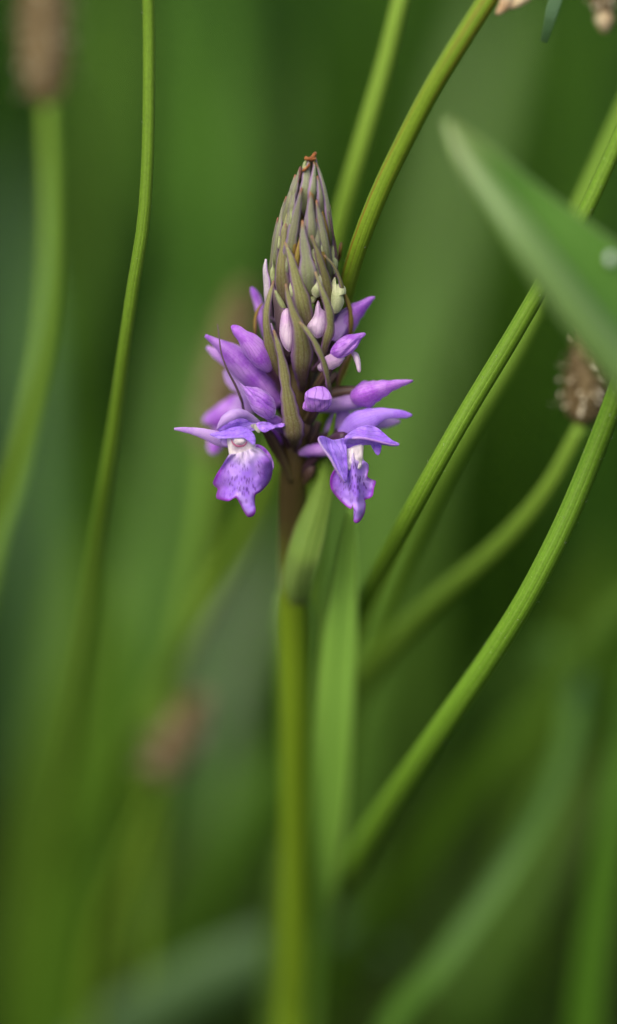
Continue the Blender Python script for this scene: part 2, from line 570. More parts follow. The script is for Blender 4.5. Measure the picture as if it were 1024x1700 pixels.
# ---------------------------------------------------------------- ground
gmat = NT('meadow_soil')
oc = gmat.obj()
g1 = gmat.noise(oc, 14, 4.0)
g2 = gmat.noise(oc, 160, 4.0, 0.7)
gcol = gmat.mix(gmat.rng(g1, 0.35, 0.65), srgb(38, 46, 18), srgb(48, 40, 24))
gcol = gmat.mix(gmat.rng(g2, 0.5, 0.75, 0, 0.6), gcol, srgb(66, 72, 36))
gm = gmat.finish(gcol, 0, 0.9, bump=g2, bstr=0.8, bdist=0.01, spec=0.1)
gv, gf = [], []
NX, NY = 60, 60
def gcoord(i, n):
    s = (i / n) * 2 - 1
    return math.copysign(abs(s) ** 4, s) * 60000 + s * 1200
for j in range(NY + 1):
    for i in range(NX + 1):
        x, y = gcoord(i, NX), gcoord(j, NY)
        gv.append((x, y, -6 + 5 * noise.noise(Vector((x / 160, y / 160, 3)))))
for j in range(NY):
    for i in range(NX):
        a = j * (NX + 1) + i
        gf.append((a, a + 1, a + NX + 2, a + NX + 1))
ground = link_mesh('ground', gv, gf, gm)
ground['kind'] = 'structure'
ground['label'] = 'dark mossy meadow soil under the grass'
ground['category'] = 'ground'


def root_rows(rows, spread=0.55, width=None):
    """carry a stem on from its lowest traced row down into the soil"""
    a, b = np.array(rows[-2][:3]), np.array(rows[-1][:3])
    t = unit(b - a)
    t[2] = min(t[2], -0.15)
    w = rows[-1][3] if width is None else width
    h = b[2]
    if h <= 2:
        return rows
    g = b + np.array((t[0], t[1], 0)) / max(0.35, -t[2]) * h * spread
    mid = b * 0.5 + g * 0.5 + np.array((t[0], t[1], 0)) * h * 0.12
    mid[2] = h * 0.5
    g[2] = -8
    return rows + [(mid[0], mid[1], mid[2], w, rows[-1][4]), (g[0], g[1], g[2], w, rows[-1][4])]


# ================================================================ THE ORCHID
def axis_u(v):
    return 515 - (v - 258) * 0.06


def axis_d(v):
    return -1.5 + 0.0215 * (v - 258)


RV = [(250, 5), (280, 16), (320, 32), (360, 42), (400, 50), (450, 56), (520, 56), (600, 48), (700, 36), (760, 30), (820, 24)]


def cone_r(v):
    return float(np.interp(v, [a for a, _ in RV], [b for _, b in RV]))


def on_cone(u, v, lift=0.0):
    r = cone_r(v)
    e = u - axis_u(v)
    return axis_d(v) - math.sqrt(max(r * r - e * e, 0.0)) / PXMM - lift


STEM = [(515, 262, 10), (511, 330, 16), (506, 400, 24), (500, 500, 34), (495, 600, 40), (490, 700, 44), (487, 770, 46), (485, 850, 46), (485, 950, 46),
        (487, 1050, 47), (490, 1200, 47), (490, 1400, 48), (488, 1600, 50), (484, 1720, 52)]
def stem_d(v):
    return axis_d(v) if v < 760 else float(np.interp(v, [760, 900, 1000, 1200, 1450, 1720], [axis_d(760), 16, 22, 34, 52, 72]))


srows = world_ctrl([(u, v, stem_d(v), w) for u, v, w in STEM])
srows = root_rows(srows, 0.15)
orchid = thing('marsh_orchid', 'purple marsh orchid with a conical spike of bracts above open spotted flowers', 'orchid', srows[-1][:3])
ORG['marsh_orchid'] = tuple(srows[-1][:3])

# stem: base first so the colour runs from green foot to purple top
strap('stem', None, M['orchid_stem'], orchid, rows=srows[::-1], n=60, m=20, round_=True, ridges=9, ridge_amp=0.02)

FACE_RAD = lambda p: unit(unit(np.array((p[0] - P(500, 520, axis_d(520)).x, p[1] - P(500, 520, axis_d(520)).y, 0.0))) * 0.75 + TOCAM * 0.6)


def bract(ctrl, mat='bract', lift=0.4, ds=None, cup=0.28, turn=0.0, n=26, th=0.45, rad=True):
    """ctrl from foot to tip as (u, v, width px); lies on the cone of the spike unless ds gives depths"""
    rows = []
    k = len(ctrl)
    for i, (u, v, w) in enumerate(ctrl):
        d = on_cone(u, v, lift * (0.35 + 0.65 * i / (k - 1))) if ds is None else ds[i]
        w *= (1.08 if mat != 'bract_upper' else 1.0) - 0.3 * i / (k - 1)
        if i == 0:
            d += 1.6
        rows.append((u, v, d, w, max(0.12, min(th, w / PXMM * 0.6))))
    # the foot runs on into the rachis, narrowing
    u, v, d, w, t0 = rows[0]
    rows.insert(0, (u * 0.6 + axis_u(v + 14) * 0.4, v + 14, max(d + 1.2, axis_d(v) - 0.5), w * 0.45, t0))
    return strap('bract', rows, M[mat], orchid, n=n, m=14, cup=cup * RNG.uniform(0.5, 1.4), turn=turn + RNG.uniform(-16, 16), keel=RNG.uniform(-0.15, 0.25), face=FACE_RAD if rad else None, wob=0.25)


# --- bracts of the spike, as traced (foot ... tip)
B = 'bract_upper'
bract([(507, 345, 18), (507, 315, 20), (509, 290, 15), (513, 268, 6), (514, 262, 3)], B, 0.1)
bract([(519, 345, 20), (520, 318, 20), (521, 295, 14), (522, 278, 8), (521, 268, 3)], B, 0.35)
bract([(547, 400, 15), (545, 355, 16), (538, 315, 14), (530, 285, 9), (524, 270, 4)], B, 0.3)
bract([(534, 365, 14), (533, 335, 15), (530, 310, 11), (527, 292, 4)], B, 0.5)
bract([(480, 350, 14), (487, 320, 14), (493, 296, 9), (497, 279, 4)], B, 0.2)
bract([(471, 372, 15), (478, 340, 16), (485, 312, 12), (490, 290, 5)], B, 0.5)
bract([(456, 440, 13), (460, 395, 13), (467, 355, 11), (475, 326, 4)], B, 0.6)
bract([(448, 470, 11), (451, 430, 11), (455, 392, 9), (461, 361, 4)], B, 0.8)
bract([(479, 450, 24), (483, 405, 23), (492, 355, 16), (497, 330, 11), (501, 311, 4)], B, 0.7)
bract([(519, 425, 24), (518, 385, 22), (516, 350, 16), (516, 332, 10), (515, 318, 4)], B, 0.9)
bract([(545, 455, 20), (541, 415, 19), (533, 370, 14), (528, 348, 9), (525, 332, 4)], B, 0.8)
bract([(470, 500, 30), (466, 450, 24), (470, 405, 15), (473, 385, 10), (474, 371, 4)], 'bract', 0.7)
bract([(512, 492, 24), (511, 460, 32), (507, 420, 23), (503, 390, 14), (502, 366, 5)], B, 1.1)
bract([(511, 548, 22), (505, 515, 31), (494, 470, 25), (483, 430, 14), (473, 402, 5)], 'bract', 1.0)
bract([(549, 535, 18), (547, 500, 21), (539, 458, 19), (528, 422, 12), (517, 391, 5)], 'bract', 1.2)
bract([(563, 505, 7), (568, 484, 8), (563, 461, 7), (553, 440, 5.5), (538, 424, 4)], 'bract', 1.6, ds=[1.5, 0.2, -1.0, -2.0, -2.6], cup=0.1)
bract([(555, 465, 6), (559, 440, 6.5), (557, 410, 5), (551, 378, 4), (546, 350, 2.5)], 'bract_purple', 0.9, cup=0.1)
bract([(561, 432, 8), (565, 415, 10), (567, 403, 6)], 'bract_olive', 0.0, ds=[3, 3, 3.2])
bract([(533, 602, 12), (541, 572, 17), (548, 545, 18), (546, 515, 17), (535, 484, 12), (523, 451, 4.5)], 'bract', 1.0, ds=[2.2, 0.4, -1.2, -2.6, -3.6, -4.0])
bract([(502, 640, 14), (502, 615, 30), (503, 585, 37), (498, 550, 27), (487, 520, 17), (480, 497, 13), (474, 471, 5)], 'bract', 1.0,
      ds=[2.4, 0.8, -1.0, -2.6, -3.2, -3.4, -3.6], n=36)
bract([(546, 660, 9), (545, 632, 10.5), (537, 600, 12), (524, 571, 11.5), (510, 549, 10), (497, 534, 4)], 'bract', 1.0,
      ds=[2.4, 0.2, -2.0, -3.4, -4.0, -4.2], cup=0.35, n=34)
bract([(464, 650, 20), (457, 615, 27), (449, 585, 25), (442, 545, 16), (442, 517, 14), (447, 492, 13), (454, 466, 4)], 'bract', 1.0,
      ds=[5, 3.0, 1.0, -0.8, -1.4, -1.5, -1.2], n=36)
bract([(441, 522, 6), (442, 500, 14), (441, 470, 16), (439, 448, 12), (441, 430, 5)], 'bract_pale', 1.0, ds=[3.0, 1.8, 1.2, 0.8, 0.6])
bract([(489, 746, 10), (488, 728, 32), (486, 708, 36), (481, 680, 31), (475, 645, 22), (470, 610, 19), (462, 575, 13), (454, 548, 5)], 'bract', 1.0,
      ds=[5.0, 2.8, 1.6, 0.6, -0.4, -1.2, -2.0, -2.2], n=44)
bract([(470, 590, 30), (469, 555, 36), (463, 520, 30), (456, 490, 14), (452, 472, 5)], 'bract_purple', -0.4)
bract([(578, 575, 14), (583, 545, 14), (582, 518, 13), (576, 497, 9), (570, 482, 4)], 'bract_olive', 0, ds=[5.5, 4.0, 3.0, 2.4, 2.0], cup=0.15)
bract([(556, 660, 26), (566, 632, 36), (576, 605, 34), (586, 583, 12)], 'bract_olive', 0, ds=[8.5, 7.0, 6.4, 6.0], cup=0.2)
bract([(432, 572, 8), (424, 552, 9), (424, 528, 9), (429, 512, 7), (435, 504, 4)], 'bract_olive', 0, ds=[7, 5.4, 4.6, 4.0, 3.6], cup=0.1)
bract([(409, 690, 5.5), (401, 664, 5.5), (391, 640, 5), (378, 615, 4.2), (368, 588, 3.6), (364, 562, 3), (361, 538, 3)], 'bract_purple', 0,
      ds=[4, 2.2, 1.0, 0, -0.6, -1.0, -1.2], cup=0.0, n=34, th=0.3)
for k in range(20):     # slender ones showing between the others
    v = RNG.uniform(360, 500)
    u = axis_u(v) + RNG.uniform(-0.8, 0.8) * cone_r(v)
    ln, sl = RNG.uniform(60, 95), RNG.uniform(-6, 6)
    up = lambda f_: axis_u(v - ln * f_) + (u - axis_u(v)) * max(0.15, cone_r(v - ln * f_) / cone_r(v)) + sl * f_
    bract([(up(0), v, 13), (up(0.35), v - ln * 0.35, 13), (up(0.7), v - ln * 0.7, 8), (up(1), v - ln, 3)], RNG.choice(['bract_upper', 'bract_upper', 'bract', 'bract_olive']), RNG.uniform(-0.3, 0.35), n=18)
# bracts round the back and flanks of the spike, unseen from here
for k in range(26):
    f = k / 25
    v0 = 330 + 350 * f
    ph = math.radians(90 + ((k * 137.5) % 190) - 95)
    rows = []
    for s, wf in ((0, 0.5), (0.3, 1.0), (0.65, 0.7), (0.88, 0.35), (1.0, 0.1)):
        v = v0 - (70 + 60 * f) * s
        r = (cone_r(v) * (0.92 + 0.25 * s * f)) / PXMM
        ax = P(axis_u(v), v, axis_d(v))
        rows.append((ax.x + r * math.cos(ph), ax.y + r * math.sin(ph), ax.z, (16 + 14 * f) / PXMM * wf, 0.3))
    strap('bract', None, M['bract_upper' if f < 0.5 else 'bract'], orchid, rows=rows, n=14, m=10, cup=0.3,
          face=lambda p: unit(np.array((p[0], p[1] - P(500, 500, axis_d(500)).y, 0.0))))

# --- withered brown tip of the spike
strap('withered_tip', [(507, 292, -2.4, 3), (506, 281, -2.6, 7), (505, 274, -2.4, 6), (508, 268, -2.2, 3)], M['greenbud'], orchid, n=14, th=0.5, wob=0.5)
def bud(outline, d, mat, front=1.6, back=1.6, centre=None, crease=None, parent=None, uvdir=None, tilt=(0, 0), seed=1.0, name='bud'):
    c = np.mean(np.array(outline, float), axis=0)
    def df(u, v, r):
        z = d + tilt[0] * (u - c[0]) / PXMM + tilt[1] * (v - c[1]) / PXMM + nz(u, v, 0.05, 0.35, seed) * (1 - 0.5 * r) + nz(u, v, 0.2, 0.03, seed)
        if crease:
            (x0, y0), (x1, y1), amp = crease
            L = math.hypot(x1 - x0, y1 - y0)
            s = abs((u - x0) * (y1 - y0) - (v - y0) * (x1 - x0)) / L
            z += amp * math.exp(-(s / 3.0) ** 2) * (1 - r ** 3)
        return z
    return sheet(name, outline, df, M[mat], orchid if parent is None else parent, centre=centre, puff=(front, back), rings=10, k=72, uvdir=uvdir, uvs=60)


bud([(505, 263), (507, 259), (512, 261), (516, 259), (520, 254), (524, 252), (526, 255), (524, 260), (525, 265), (520, 268), (513, 268), (507, 266)], -2.4, 'dry', 0.7, 0.6, centre=(515, 263), name='withered_tip', seed=51)
bud([(501, 284), (504, 279), (509, 276), (513, 271), (515, 275), (510, 281), (505, 285)], -2.9, 'dry', 0.35, 0.5, name='withered_tip', seed=52)
bud([(496, 283), (498, 276), (501, 280), (500, 292), (497, 298)], -2.2, 'bract_olive', 0.4, 0.5, name='withered_tip', seed=53)
# --- unopened buds between the bracts
bud([(467, 521), (472, 513), (479, 513), (484, 530), (488, 546), (487, 573), (481, 584), (472, 577), (465, 561), (464, 545)], 0.6, 'pinkbud', 1.7, 1.6, uvdir=(0.1, -1), seed=2)
bud([(510, 541), (520, 525), (524, 508), (527, 499), (530, 501), (533, 511), (541, 520), (544, 536), (537, 555), (527, 562), (517, 553)], 0.2, 'pinkbud', 1.9, 1.6, centre=(528, 538), uvdir=(0.1, -1), seed=3)
bud([(549, 474), (556, 460), (558, 471), (565, 471), (573, 477), (574, 488), (569, 489), (571, 503), (563, 518), (553, 519), (549, 503)], 0.6, 'creambud', 1.4, 1.6, centre=(560, 492), uvdir=(0, -1), seed=4)
bud([(515, 480), (523, 464), (533, 443), (537, 462), (534, 487), (527, 494), (520, 491)], -0.6, 'creambud', 1.4, 1.6, uvdir=(0.3, -1), seed=5)
bud([(513, 494), (517, 488), (526, 493), (521, 503), (514, 505)], 0.3, 'greenbud', 0.7, 1.0, seed=5.5)
bud([(549, 412), (555, 402), (557, 410), (555, 424), (561, 434), (559, 447), (554, 455), (550, 438)], 2.0, 'creambud', 0.9, 1.0, uvdir=(0, -1), seed=6)
bud([(448, 450), (452, 440), (453, 424), (455, 440), (458, 452), (457, 468), (452, 472), (448, 463)], 1.4, 'greenbud', 0.7, 0.8, uvdir=(0, -1), seed=7)
bud([(456, 482), (462, 486), (474, 508), (474, 516), (466, 512), (458, 496)], 0.8, 'greenbud', 0.6, 0.8, uvdir=(0.5, 1), seed=8)
bud([(493, 448), (496, 434), (499, 440), (499, 458), (495, 462)], -0.9, 'creambud', 0.5, 0.8, seed=9)
bud([(480, 478), (483, 466), (486, 474), (487, 490), (483, 494)], -1.6, 'creambud', 0.5, 0.8, seed=10)
bud([(517, 420), (520, 413), (525, 428), (526, 446), (522, 440)], -2.0, 'creambud', 0.5, 0.8, seed=11)
bud([(530, 402), (533, 394), (536, 402), (536, 420), (531, 414)], -1.6, 'creambud', 0.5, 0.8, seed=12)
bud([(461, 402), (463, 390), (466, 398), (465, 412), (461, 412)], -0.2, 'greenbud', 0.5, 0.8, seed=13)
bud([(481, 358), (483, 348), (486, 352), (484, 372), (480, 376)], -2.6, 'greenbud', 0.5, 0.8, seed=14)
bud([(447, 545), (450, 536), (455, 548), (460, 560), (454, 556)], 1.2, 'pinkbud', 0.5, 0.8, seed=15)


# --- half-open and open flowers: ovary first (the flower), petals under it
def flower(ctrl, mat='ovary'):
    return strap('flower', ctrl, M[mat], orchid, n=20, m=14, round_=True, ridges=6, ridge_amp=0.06)


def petal(ctrl, mat, parent, name='sepal', **kw):
    kw.setdefault('th', 0.16)
    kw.setdefault('cup', 0.35)
    kw.setdefault('wob', 0.12)
    if name == 'hood':
        kw.setdefault('keel', 0.38)
        kw.setdefault('turn', RNG.uniform(-14, 14))
    kw.setdefault('n', 26)
    kw.setdefault('m', 18)
    return strap(name, ctrl, M[mat], parent, **kw)


# left, upper: two closed hoods and the long-beaked one
f = flower([(478, 655, 6, 12), (462, 630, 4.5, 16), (446, 612, 3, 16), (438, 602, 2, 12)], 'ovary_dark')
petal([(446, 612, 3.0, 20, 1.8), (432, 594, 1.6, 38, 2.9), (416, 572, 0.6, 33, 2.6), (400, 556, 0.2, 22, 1.7), (390, 546, 0.2, 16, 1.2), (385, 542, 0.4, 8, 0.6)], 'violet', f, 'hood', cup=0.1)
f = flower([(478, 705, 9, 14), (465, 672, 8, 18), (448, 648, 7, 18), (436, 634, 6, 14)], 'ovary_dark')
petal([(463, 672, 7.0, 30, 1.8), (440, 645, 6.0, 42, 3.2), (415, 618, 5.0, 45, 3.4), (392, 594, 4.0, 42, 3.0), (372, 577, 3.2, 24, 1.8), (355, 566, 2.6, 13, 1.0), (341, 557, 2.2, 6, 0.5)], 'violet', f, 'hood', cup=0.1, n=34)
petal([(400, 618, 8.0, 20), (380, 602, 7.6, 20), (360, 588, 7.2, 17), (343, 576, 7, 6)], 'lilac', f, 'sepal')
petal([(405, 650, 9.0, 14), (392, 638, 9, 24), (380, 626, 9, 18), (373, 614, 9, 6)], 'lilac', f, 'sepal')
# left, behind: blurred flower turned away
f = flower([(480, 735, 12, 14), (455, 700, 13, 18), (425, 676, 14, 18)], 'ovary_dark')
petal([(412, 660, 13, 22), (392, 676, 13.5, 40), (366, 690, 14, 36), (345, 697, 14.5, 20), (337, 700, 14.5, 8)], 'violet', f, 'sepal')
petal([(425, 650, 12, 20), (410, 664, 12, 34), (398, 690, 12.5, 36), (392, 712, 13, 20)], 'lilac', f, 'petal')
petal([(372, 700, 15, 16), (362, 722, 15.5, 26), (355, 742, 16, 24), (353, 754, 16, 8)], 'violet', f, 'lip')
f = flower([(455, 570, 9, 10), (444, 545, 9, 12), (437, 530, 9, 10)], 'ovary_dark')
petal([(442, 560, 8, 12, 1.0), (434, 525, 7.5, 17, 1.4), (426, 498, 7, 15, 1.2), (420, 484, 6.8, 11, 0.9), (417, 477, 6.8, 4, 0.4)], 'violet', f, 'hood', cup=0.2)
# left, the bud with a keel above the open flower
f = flower([(482, 745, 8, 14), (474, 722, 6, 16), (464, 704, 4, 14)], 'ovary_dark')
bud([(396.5, 634), (404, 640), (416, 642), (430, 644), (444, 652), (455, 664), (458, 682), (454, 694), (443, 696), (430, 690), (419, 680), (411, 664), (404, 648)], 0.8, 'violet', 2.3, 2.0,
    crease=((400, 638), (458, 684), 0.5), parent=f, name='hood', uvdir=(-1, -0.7), seed=20, tilt=(0.15, 0))
petal([(470, 715, 5, 14, 1.0), (461, 704, 3.2, 22, 1.4), (452, 697, 2.0, 16, 1.0), (440, 692, 1.6, 5, 0.4)], 'violet', f, 'spur')

# ------------------------------------------------ open flower on the left
f = flower([(483, 800, 9, 8), (474, 775, 8, 15), (462, 750, 6.5, 18), (450, 728, 4.0, 17), (440, 714, 2.0, 12)])
# lateral sepal reaching far to the left
petal([(384, 738, 0.8, 14), (366, 730, 0.2, 23), (345, 722, -0.4, 19), (322, 716, -0.8, 13), (302, 713, -0.6, 8), (289, 712, -0.4, 4)], 'lilac', f, 'sepal', cup=0.3, keel=0.1)
# inner canopy, then the arched upper petal and the lower lappet
sheet('petal', [(361, 712), (372, 702), (385, 695), (400, 692), (416, 700), (430, 705), (424, 714), (408, 717), (388, 718), (370, 719)],
      lambda u, v, r: 0.6 + 0.012 * (v - 705) ** 2 / 8 + nz(u, v, 0.07, 0.4, 3), M['blueviolet'], f, uvdir=(-1, 0.2), uvs=60)
petal([(434, 707, 1.6, 8), (424, 698, 0.5, 11), (408, 688, -1.0, 14), (392, 686, -1.8, 18), (376, 693, -1.9, 17), (366, 704, -1.5, 11), (360, 713, -1.1, 3)], 'lilac', f, 'sepal', cup=0.55, n=34, turn=-12)
sheet('petal', [(348, 721.5), (358, 718), (370, 715), (384, 710), (398, 708), (411, 711), (420, 719), (424, 728), (423, 738), (418, 737), (411, 730), (402, 727), (388, 727), (372, 728), (360, 727)],
      lambda u, v, r: -1.7 - 0.8 * math.exp(-((u - 398) / 26) ** 2) + 0.05 * (727 - v) + nz(u, v, 0.08, 0.3, 4), M['blueviolet'], f, centre=(396, 719), uvdir=(-1, 0.1), uvs=60, k=110)
sheet('petal', [(362, 728), (378, 727), (384, 735), (380, 740), (372, 741), (366, 735)], lambda u, v, r: -0.4 + nz(u, v, 0.1, 0.3, 5), M['lilac'], f, rings=5, k=48)
# lateral sepal on the right with an upturned tip, pale at its foot
sheet('sepal', [(425, 704), (434, 700), (446, 701), (454, 705), (464, 703), (471, 703), (473, 706), (468, 709), (458, 710), (448, 714), (440, 718), (432, 715)],
      lambda u, v, r: 0.4 + 0.02 * (u - 425) - 0.05 * (v - 706) + nz(u, v, 0.12, 0.5, 6), M['blueviolet'], f, uvdir=(1, 0), uvs=60)
sheet('throat', [(416, 706), (428, 703), (434, 705), (434, 713), (430, 719), (423, 714)], lambda u, v, r: 0.5 + nz(u, v, 0.1, 0.3, 7), M['throat'], f, rings=5, k=40)
# column with its stigma
sheet('column', [(378, 726), (392, 724), (410, 725), (421, 729), (424, 742), (420, 752), (410, 761), (398, 767), (387, 767), (381, 756), (378, 742)],
      lambda u, v, r: -0.6 - 1.1 * math.sqrt(max(0, 1 - r * r)) + 0.9 * math.exp(-((u - 397) / 10) ** 2 - ((v - 748) / 8) ** 2), M['column'], f, centre=(401, 744), uvs=60, th=0.3)
st = [(384 + 0, 730, -2.35, 1.6)]
st = [(384.5, 730, -1.9, 1.6), (386, 735, -2.2, 2.6), (391, 739.5, -2.4, 3.2), (398, 741, -2.4, 3.2), (406, 739, -2.2, 2.6), (410, 733, -1.9, 1.4)]
strap('stigma', st, M['stigma'], f, n=24, m=8, round_=True)
sheet('anther', [(388, 729), (396, 727), (406, 728), (408, 733), (402, 737), (393, 737)], lambda u, v, r: -1.9, M['column'], f, puff=(0.5, 0.3), rings=5, k=36)
# lip with its recurved side lobes
LIP1 = [(382, 754), (377, 759), (369, 772), (360, 786), (353.5, 800), (355, 806), (361, 812), (358.5, 822), (360, 828), (370, 831), (380, 832), (390, 826),
        (394, 829), (400, 840), (406, 852), (412, 858.5), (420, 857), (424.5, 849), (423, 834), (424, 822), (432, 817), (443, 806), (450, 794), (452.5, 778), (450, 764),
        (440, 752), (428, 743), (415, 745), (398, 752)]
def lip1(u, v, r):
    x = (u - 408) / 46
    d = -1.6 - 0.9 * math.cos(min(1.5, abs(x) * 1.3)) + 1.7 * x * x * (1.0 if u > 408 else 1.25)
    d += 0.018 * (v - 790) * 0.6
    an = math.atan2(u - 404, v - 735)
    d += 0.16 * math.sin(an * 17 + nz(u, v, 0.03, 2.0, 14)) * min(1, r * 1.3) + 0.5 * max(0, r - 0.75) / 0.25 * math.sin(an * 11 + 0.7)
    d += 0.6 * math.sin((v - 740) / 13 + u / 16) * max(0, r - 0.55)
    d += nz(u, v, 0.05, 0.7, 11) * r + nz(u, v, 0.16, 0.06, 12)
    if u > 425 or v > 800:
        d += 0.5 * max(0, r - 0.9) / 0.1 * (1 if u > 425 else 0.3)
    return d
sheet('lip', LIP1, lip1, M['lip'], f, centre=(405, 795), rings=16, k=150, uv0=np.array((404, 745)), th=0.13)
sheet('lip_lobe', [(424, 738), (436, 741), (447, 752), (454, 768), (453, 780), (444, 772), (434, 760), (424, 750)], lambda u, v, r: 1.0 + 0.02 * (u - 430) + nz(u, v, 0.1, 0.3, 13), M['violet'], f, rings=5, k=48)
petal([(448, 712, 5, 10, 0.8), (456, 722, 6, 14, 1.2), (463, 733, 7, 12, 1.1), (467, 742, 7.5, 5, 0.5)], 'violet', f, 'spur')

# ------------------------------------------------ right side, upper flowers
f = flower([(540, 560, 4, 10), (556, 552, 4.5, 14), (566, 545, 4.5, 12)])
petal([(550, 556, 5, 26, 1.6), (566, 540, 4.6, 40, 2.4), (585, 520, 4.0, 32, 2.2), (604, 505, 3.6, 18, 1.4), (614, 497, 3.4, 11, 0.9), (622, 493, 3.4, 4, 0.4)], 'violet', f, 'hood', cup=0.2)
petal([(553, 566, 3.6, 12), (562, 548, 3.4, 22), (570, 528, 3.4, 18), (577, 514, 3.4, 5)], 'lilac', f, 'sepal')
f = flower([(520, 650, 5, 12), (534, 630, 3, 16), (545, 612, 1.6, 16), (552, 600, 1.4, 12)])
bud([(548, 584), (554, 572), (564, 562), (576, 556), (590, 554), (604, 552), (607, 556), (600, 563), (596, 571), (590, 580), (577, 590), (563, 597), (553, 593)], 0.6, 'violet', 2.0, 1.9,
    crease=((562, 598), (598, 560), 0.55), parent=f, name='hood', uvdir=(1, -0.5), seed=22)
petal([(530, 612, 2.0, 12, 0.9), (544, 604, 1.2, 24, 1.4), (558, 596, 0.6, 24, 1.4), (570, 590, 0.4, 12, 0.7)], 'pinkbud', f, 'lip', cup=0.2)
petal([(584, 586, 1.6, 6, 0.5), (590, 590, 1.2, 11, 0.8), (594, 602, 0.8, 9, 0.7), (596, 615, 0.6, 6, 0.5), (596, 618, 0.6, 3, 0.3)], 'pinkbud', f, 'sepal', cup=0.4)
# long-beaked flower pointing right
f = flower([(505, 680, 8, 12), (532, 660, 6.5, 18), (560, 651, 5.5, 18), (592, 648, 4.5, 14), (602, 648, 4.5, 10)])
petal([(586, 660, 4.0, 30, 1.8), (602, 655, 3.2, 44, 3.0), (622, 648, 2.6, 37, 2.8), (644, 641, 2.4, 22, 1.8), (664, 636, 2.4, 13, 1.1), (680, 633, 2.5, 7, 0.6), (685, 632, 2.6, 3, 0.3)], 'violet', f, 'hood', cup=0.1, n=34)
petal([(606, 664, 4.4, 20, 1.2), (588, 666, 4.8, 30, 2.2), (566, 670, 5.6, 28, 2.2), (545, 674, 6.2, 24, 1.8), (526, 680, 7, 12, 0.9)], 'lilac', f, 'spur')
# small bud facing out of the spike
f = flower([(505, 705, 8.5, 12), (515, 694, 5, 16), (522, 680, 2.5, 16), (526, 672, 1.5, 12)])
bud([(506, 656), (514, 647), (525, 642), (538, 643), (547, 651), (551, 662), (550, 671), (543, 680), (528, 684), (514, 680), (507, 672)], 0.8, 'violet', 2.2, 2.2,
    crease=((524, 684), (545, 664), 0.6), parent=f, name='hood', seed=24, tilt=(0, 0.25))
sheet('sepal', [(503, 671), (508, 664), (516, 672), (524, 683), (512, 683), (503, 679)], lambda u, v, r: 1.4 + 0.02 * (v - 670), M['violet'], f, rings=5, k=36, puff=(0.6, 0.5))
sheet('petal', [(506, 654), (514, 646), (526, 641.5), (538, 642.5), (546, 650), (550, 662), (538, 664), (524, 662), (512, 660)], lambda u, v, r: -1.3 - 0.5 * math.cos((u - 528) / 20) + 0.055 * (660 - v), M['violet'], f, rings=6, k=60, th=0.3)
# pale flower behind
f = flower([(512, 735, 10, 14), (535, 728, 8, 18), (556, 722, 6, 18), (572, 722, 4.5, 14)], 'ovary_dark')
petal([(540, 740, 9, 12), (548, 715, 8.6, 20), (560, 690, 8, 20), (568, 672, 7.6, 12)], 'lilac', f, 'sepal')
petal([(566, 735, 8, 12), (568, 712, 7.5, 18), (572, 690, 7, 18), (576, 676, 7, 10)], 'lilac', f, 'sepal')
petal([(566, 724, 4.5, 22), (588, 706, 3.6, 40), (612, 695, 3.0, 36), (636, 687, 2.8, 20), (660, 687, 2.8, 15), (676, 689, 2.9, 11), (684, 689, 3.0, 4)], 'blueviolet', f, 'sepal', cup=0.35, n=34)
petal([(604, 712, 6, 16), (625, 704, 6.5, 20), (648, 701, 7, 16), (664, 699, 7.4, 6)], 'lilac', f, 'petal')

# ------------------------------------------------ open flower on the right
f = flower([(500, 790, 9.5, 10), (515, 768, 8, 16), (538, 745, 6, 20), (558, 728, 3.6, 18), (572, 724, 2.0, 14)], 'ovary_dark')
petal([(560, 744, 4.6, 22, 2.0), (540, 746, 5.4, 24, 2.2), (518, 748, 6.2, 20, 1.9), (504, 751, 6.8, 15, 1.3), (496, 753, 7, 7, 0.6)], 'violet', f, 'spur', cup=0)
sheet('petal', [(572, 726), (578, 720), (586, 714), (600, 708), (613, 706), (624, 709), (634, 716), (644, 725), (652, 731), (662, 736), (661, 740), (650, 741), (638, 739), (624, 739), (604, 739), (594, 743), (586, 749), (578, 753), (573, 750), (571, 738)],
      lambda u, v, r: -0.2 - 1.5 * math.exp(-((v - (727 + max(0, u - 605) * 0.2)) / 9) ** 2) + 0.02 * (u - 600) * 0.4 + nz(u, v, 0.06, 0.5, 31), M['blueviolet'], f, centre=(604, 728), uvdir=(1, 0.1), uvs=60, k=120, rings=12)
petal([(572, 729, -1.2, 4), (588, 727, -1.9, 4, 0.4), (606, 728, -2.1, 4, 0.4), (628, 733, -1.9, 3.5, 0.4), (648, 738, -1.4, 3, 0.3), (660, 739, -0.8, 2)], 'lilac', f, 'petal_rib', cup=0.2, n=30)
sheet('sepal', [(528, 729), (529, 725), (535, 723.5), (543, 726), (552, 730), (562, 729), (572, 728), (575, 742), (576, 760), (577, 780), (576, 797), (572, 802), (566, 795), (560, 786), (550, 765), (541, 752), (532, 741)],
      lambda u, v, r: -1.2 + 1.3 * math.exp(-((u - (548 + (v - 735) * 0.35)) / 9) ** 2) + nz(u, v, 0.07, 0.5, 33) - 0.008 * (v - 750), M['blueviolet'], f, centre=(561, 753), uvdir=(0.35, 1), uvs=60, k=120, rings=12, th=0.3)
petal([(530, 725, -1.0, 2), (529, 731, -1.6, 3.4, 0.35), (536, 744, -2.0, 4.2, 0.4), (548, 760, -2.2, 4.4, 0.4), (558, 779, -2.3, 4, 0.4), (566, 793, -2.1, 3, 0.35), (572, 801, -1.8, 1.6)], 'lilac', f, 'sepal_rim', cup=0.2, n=30)
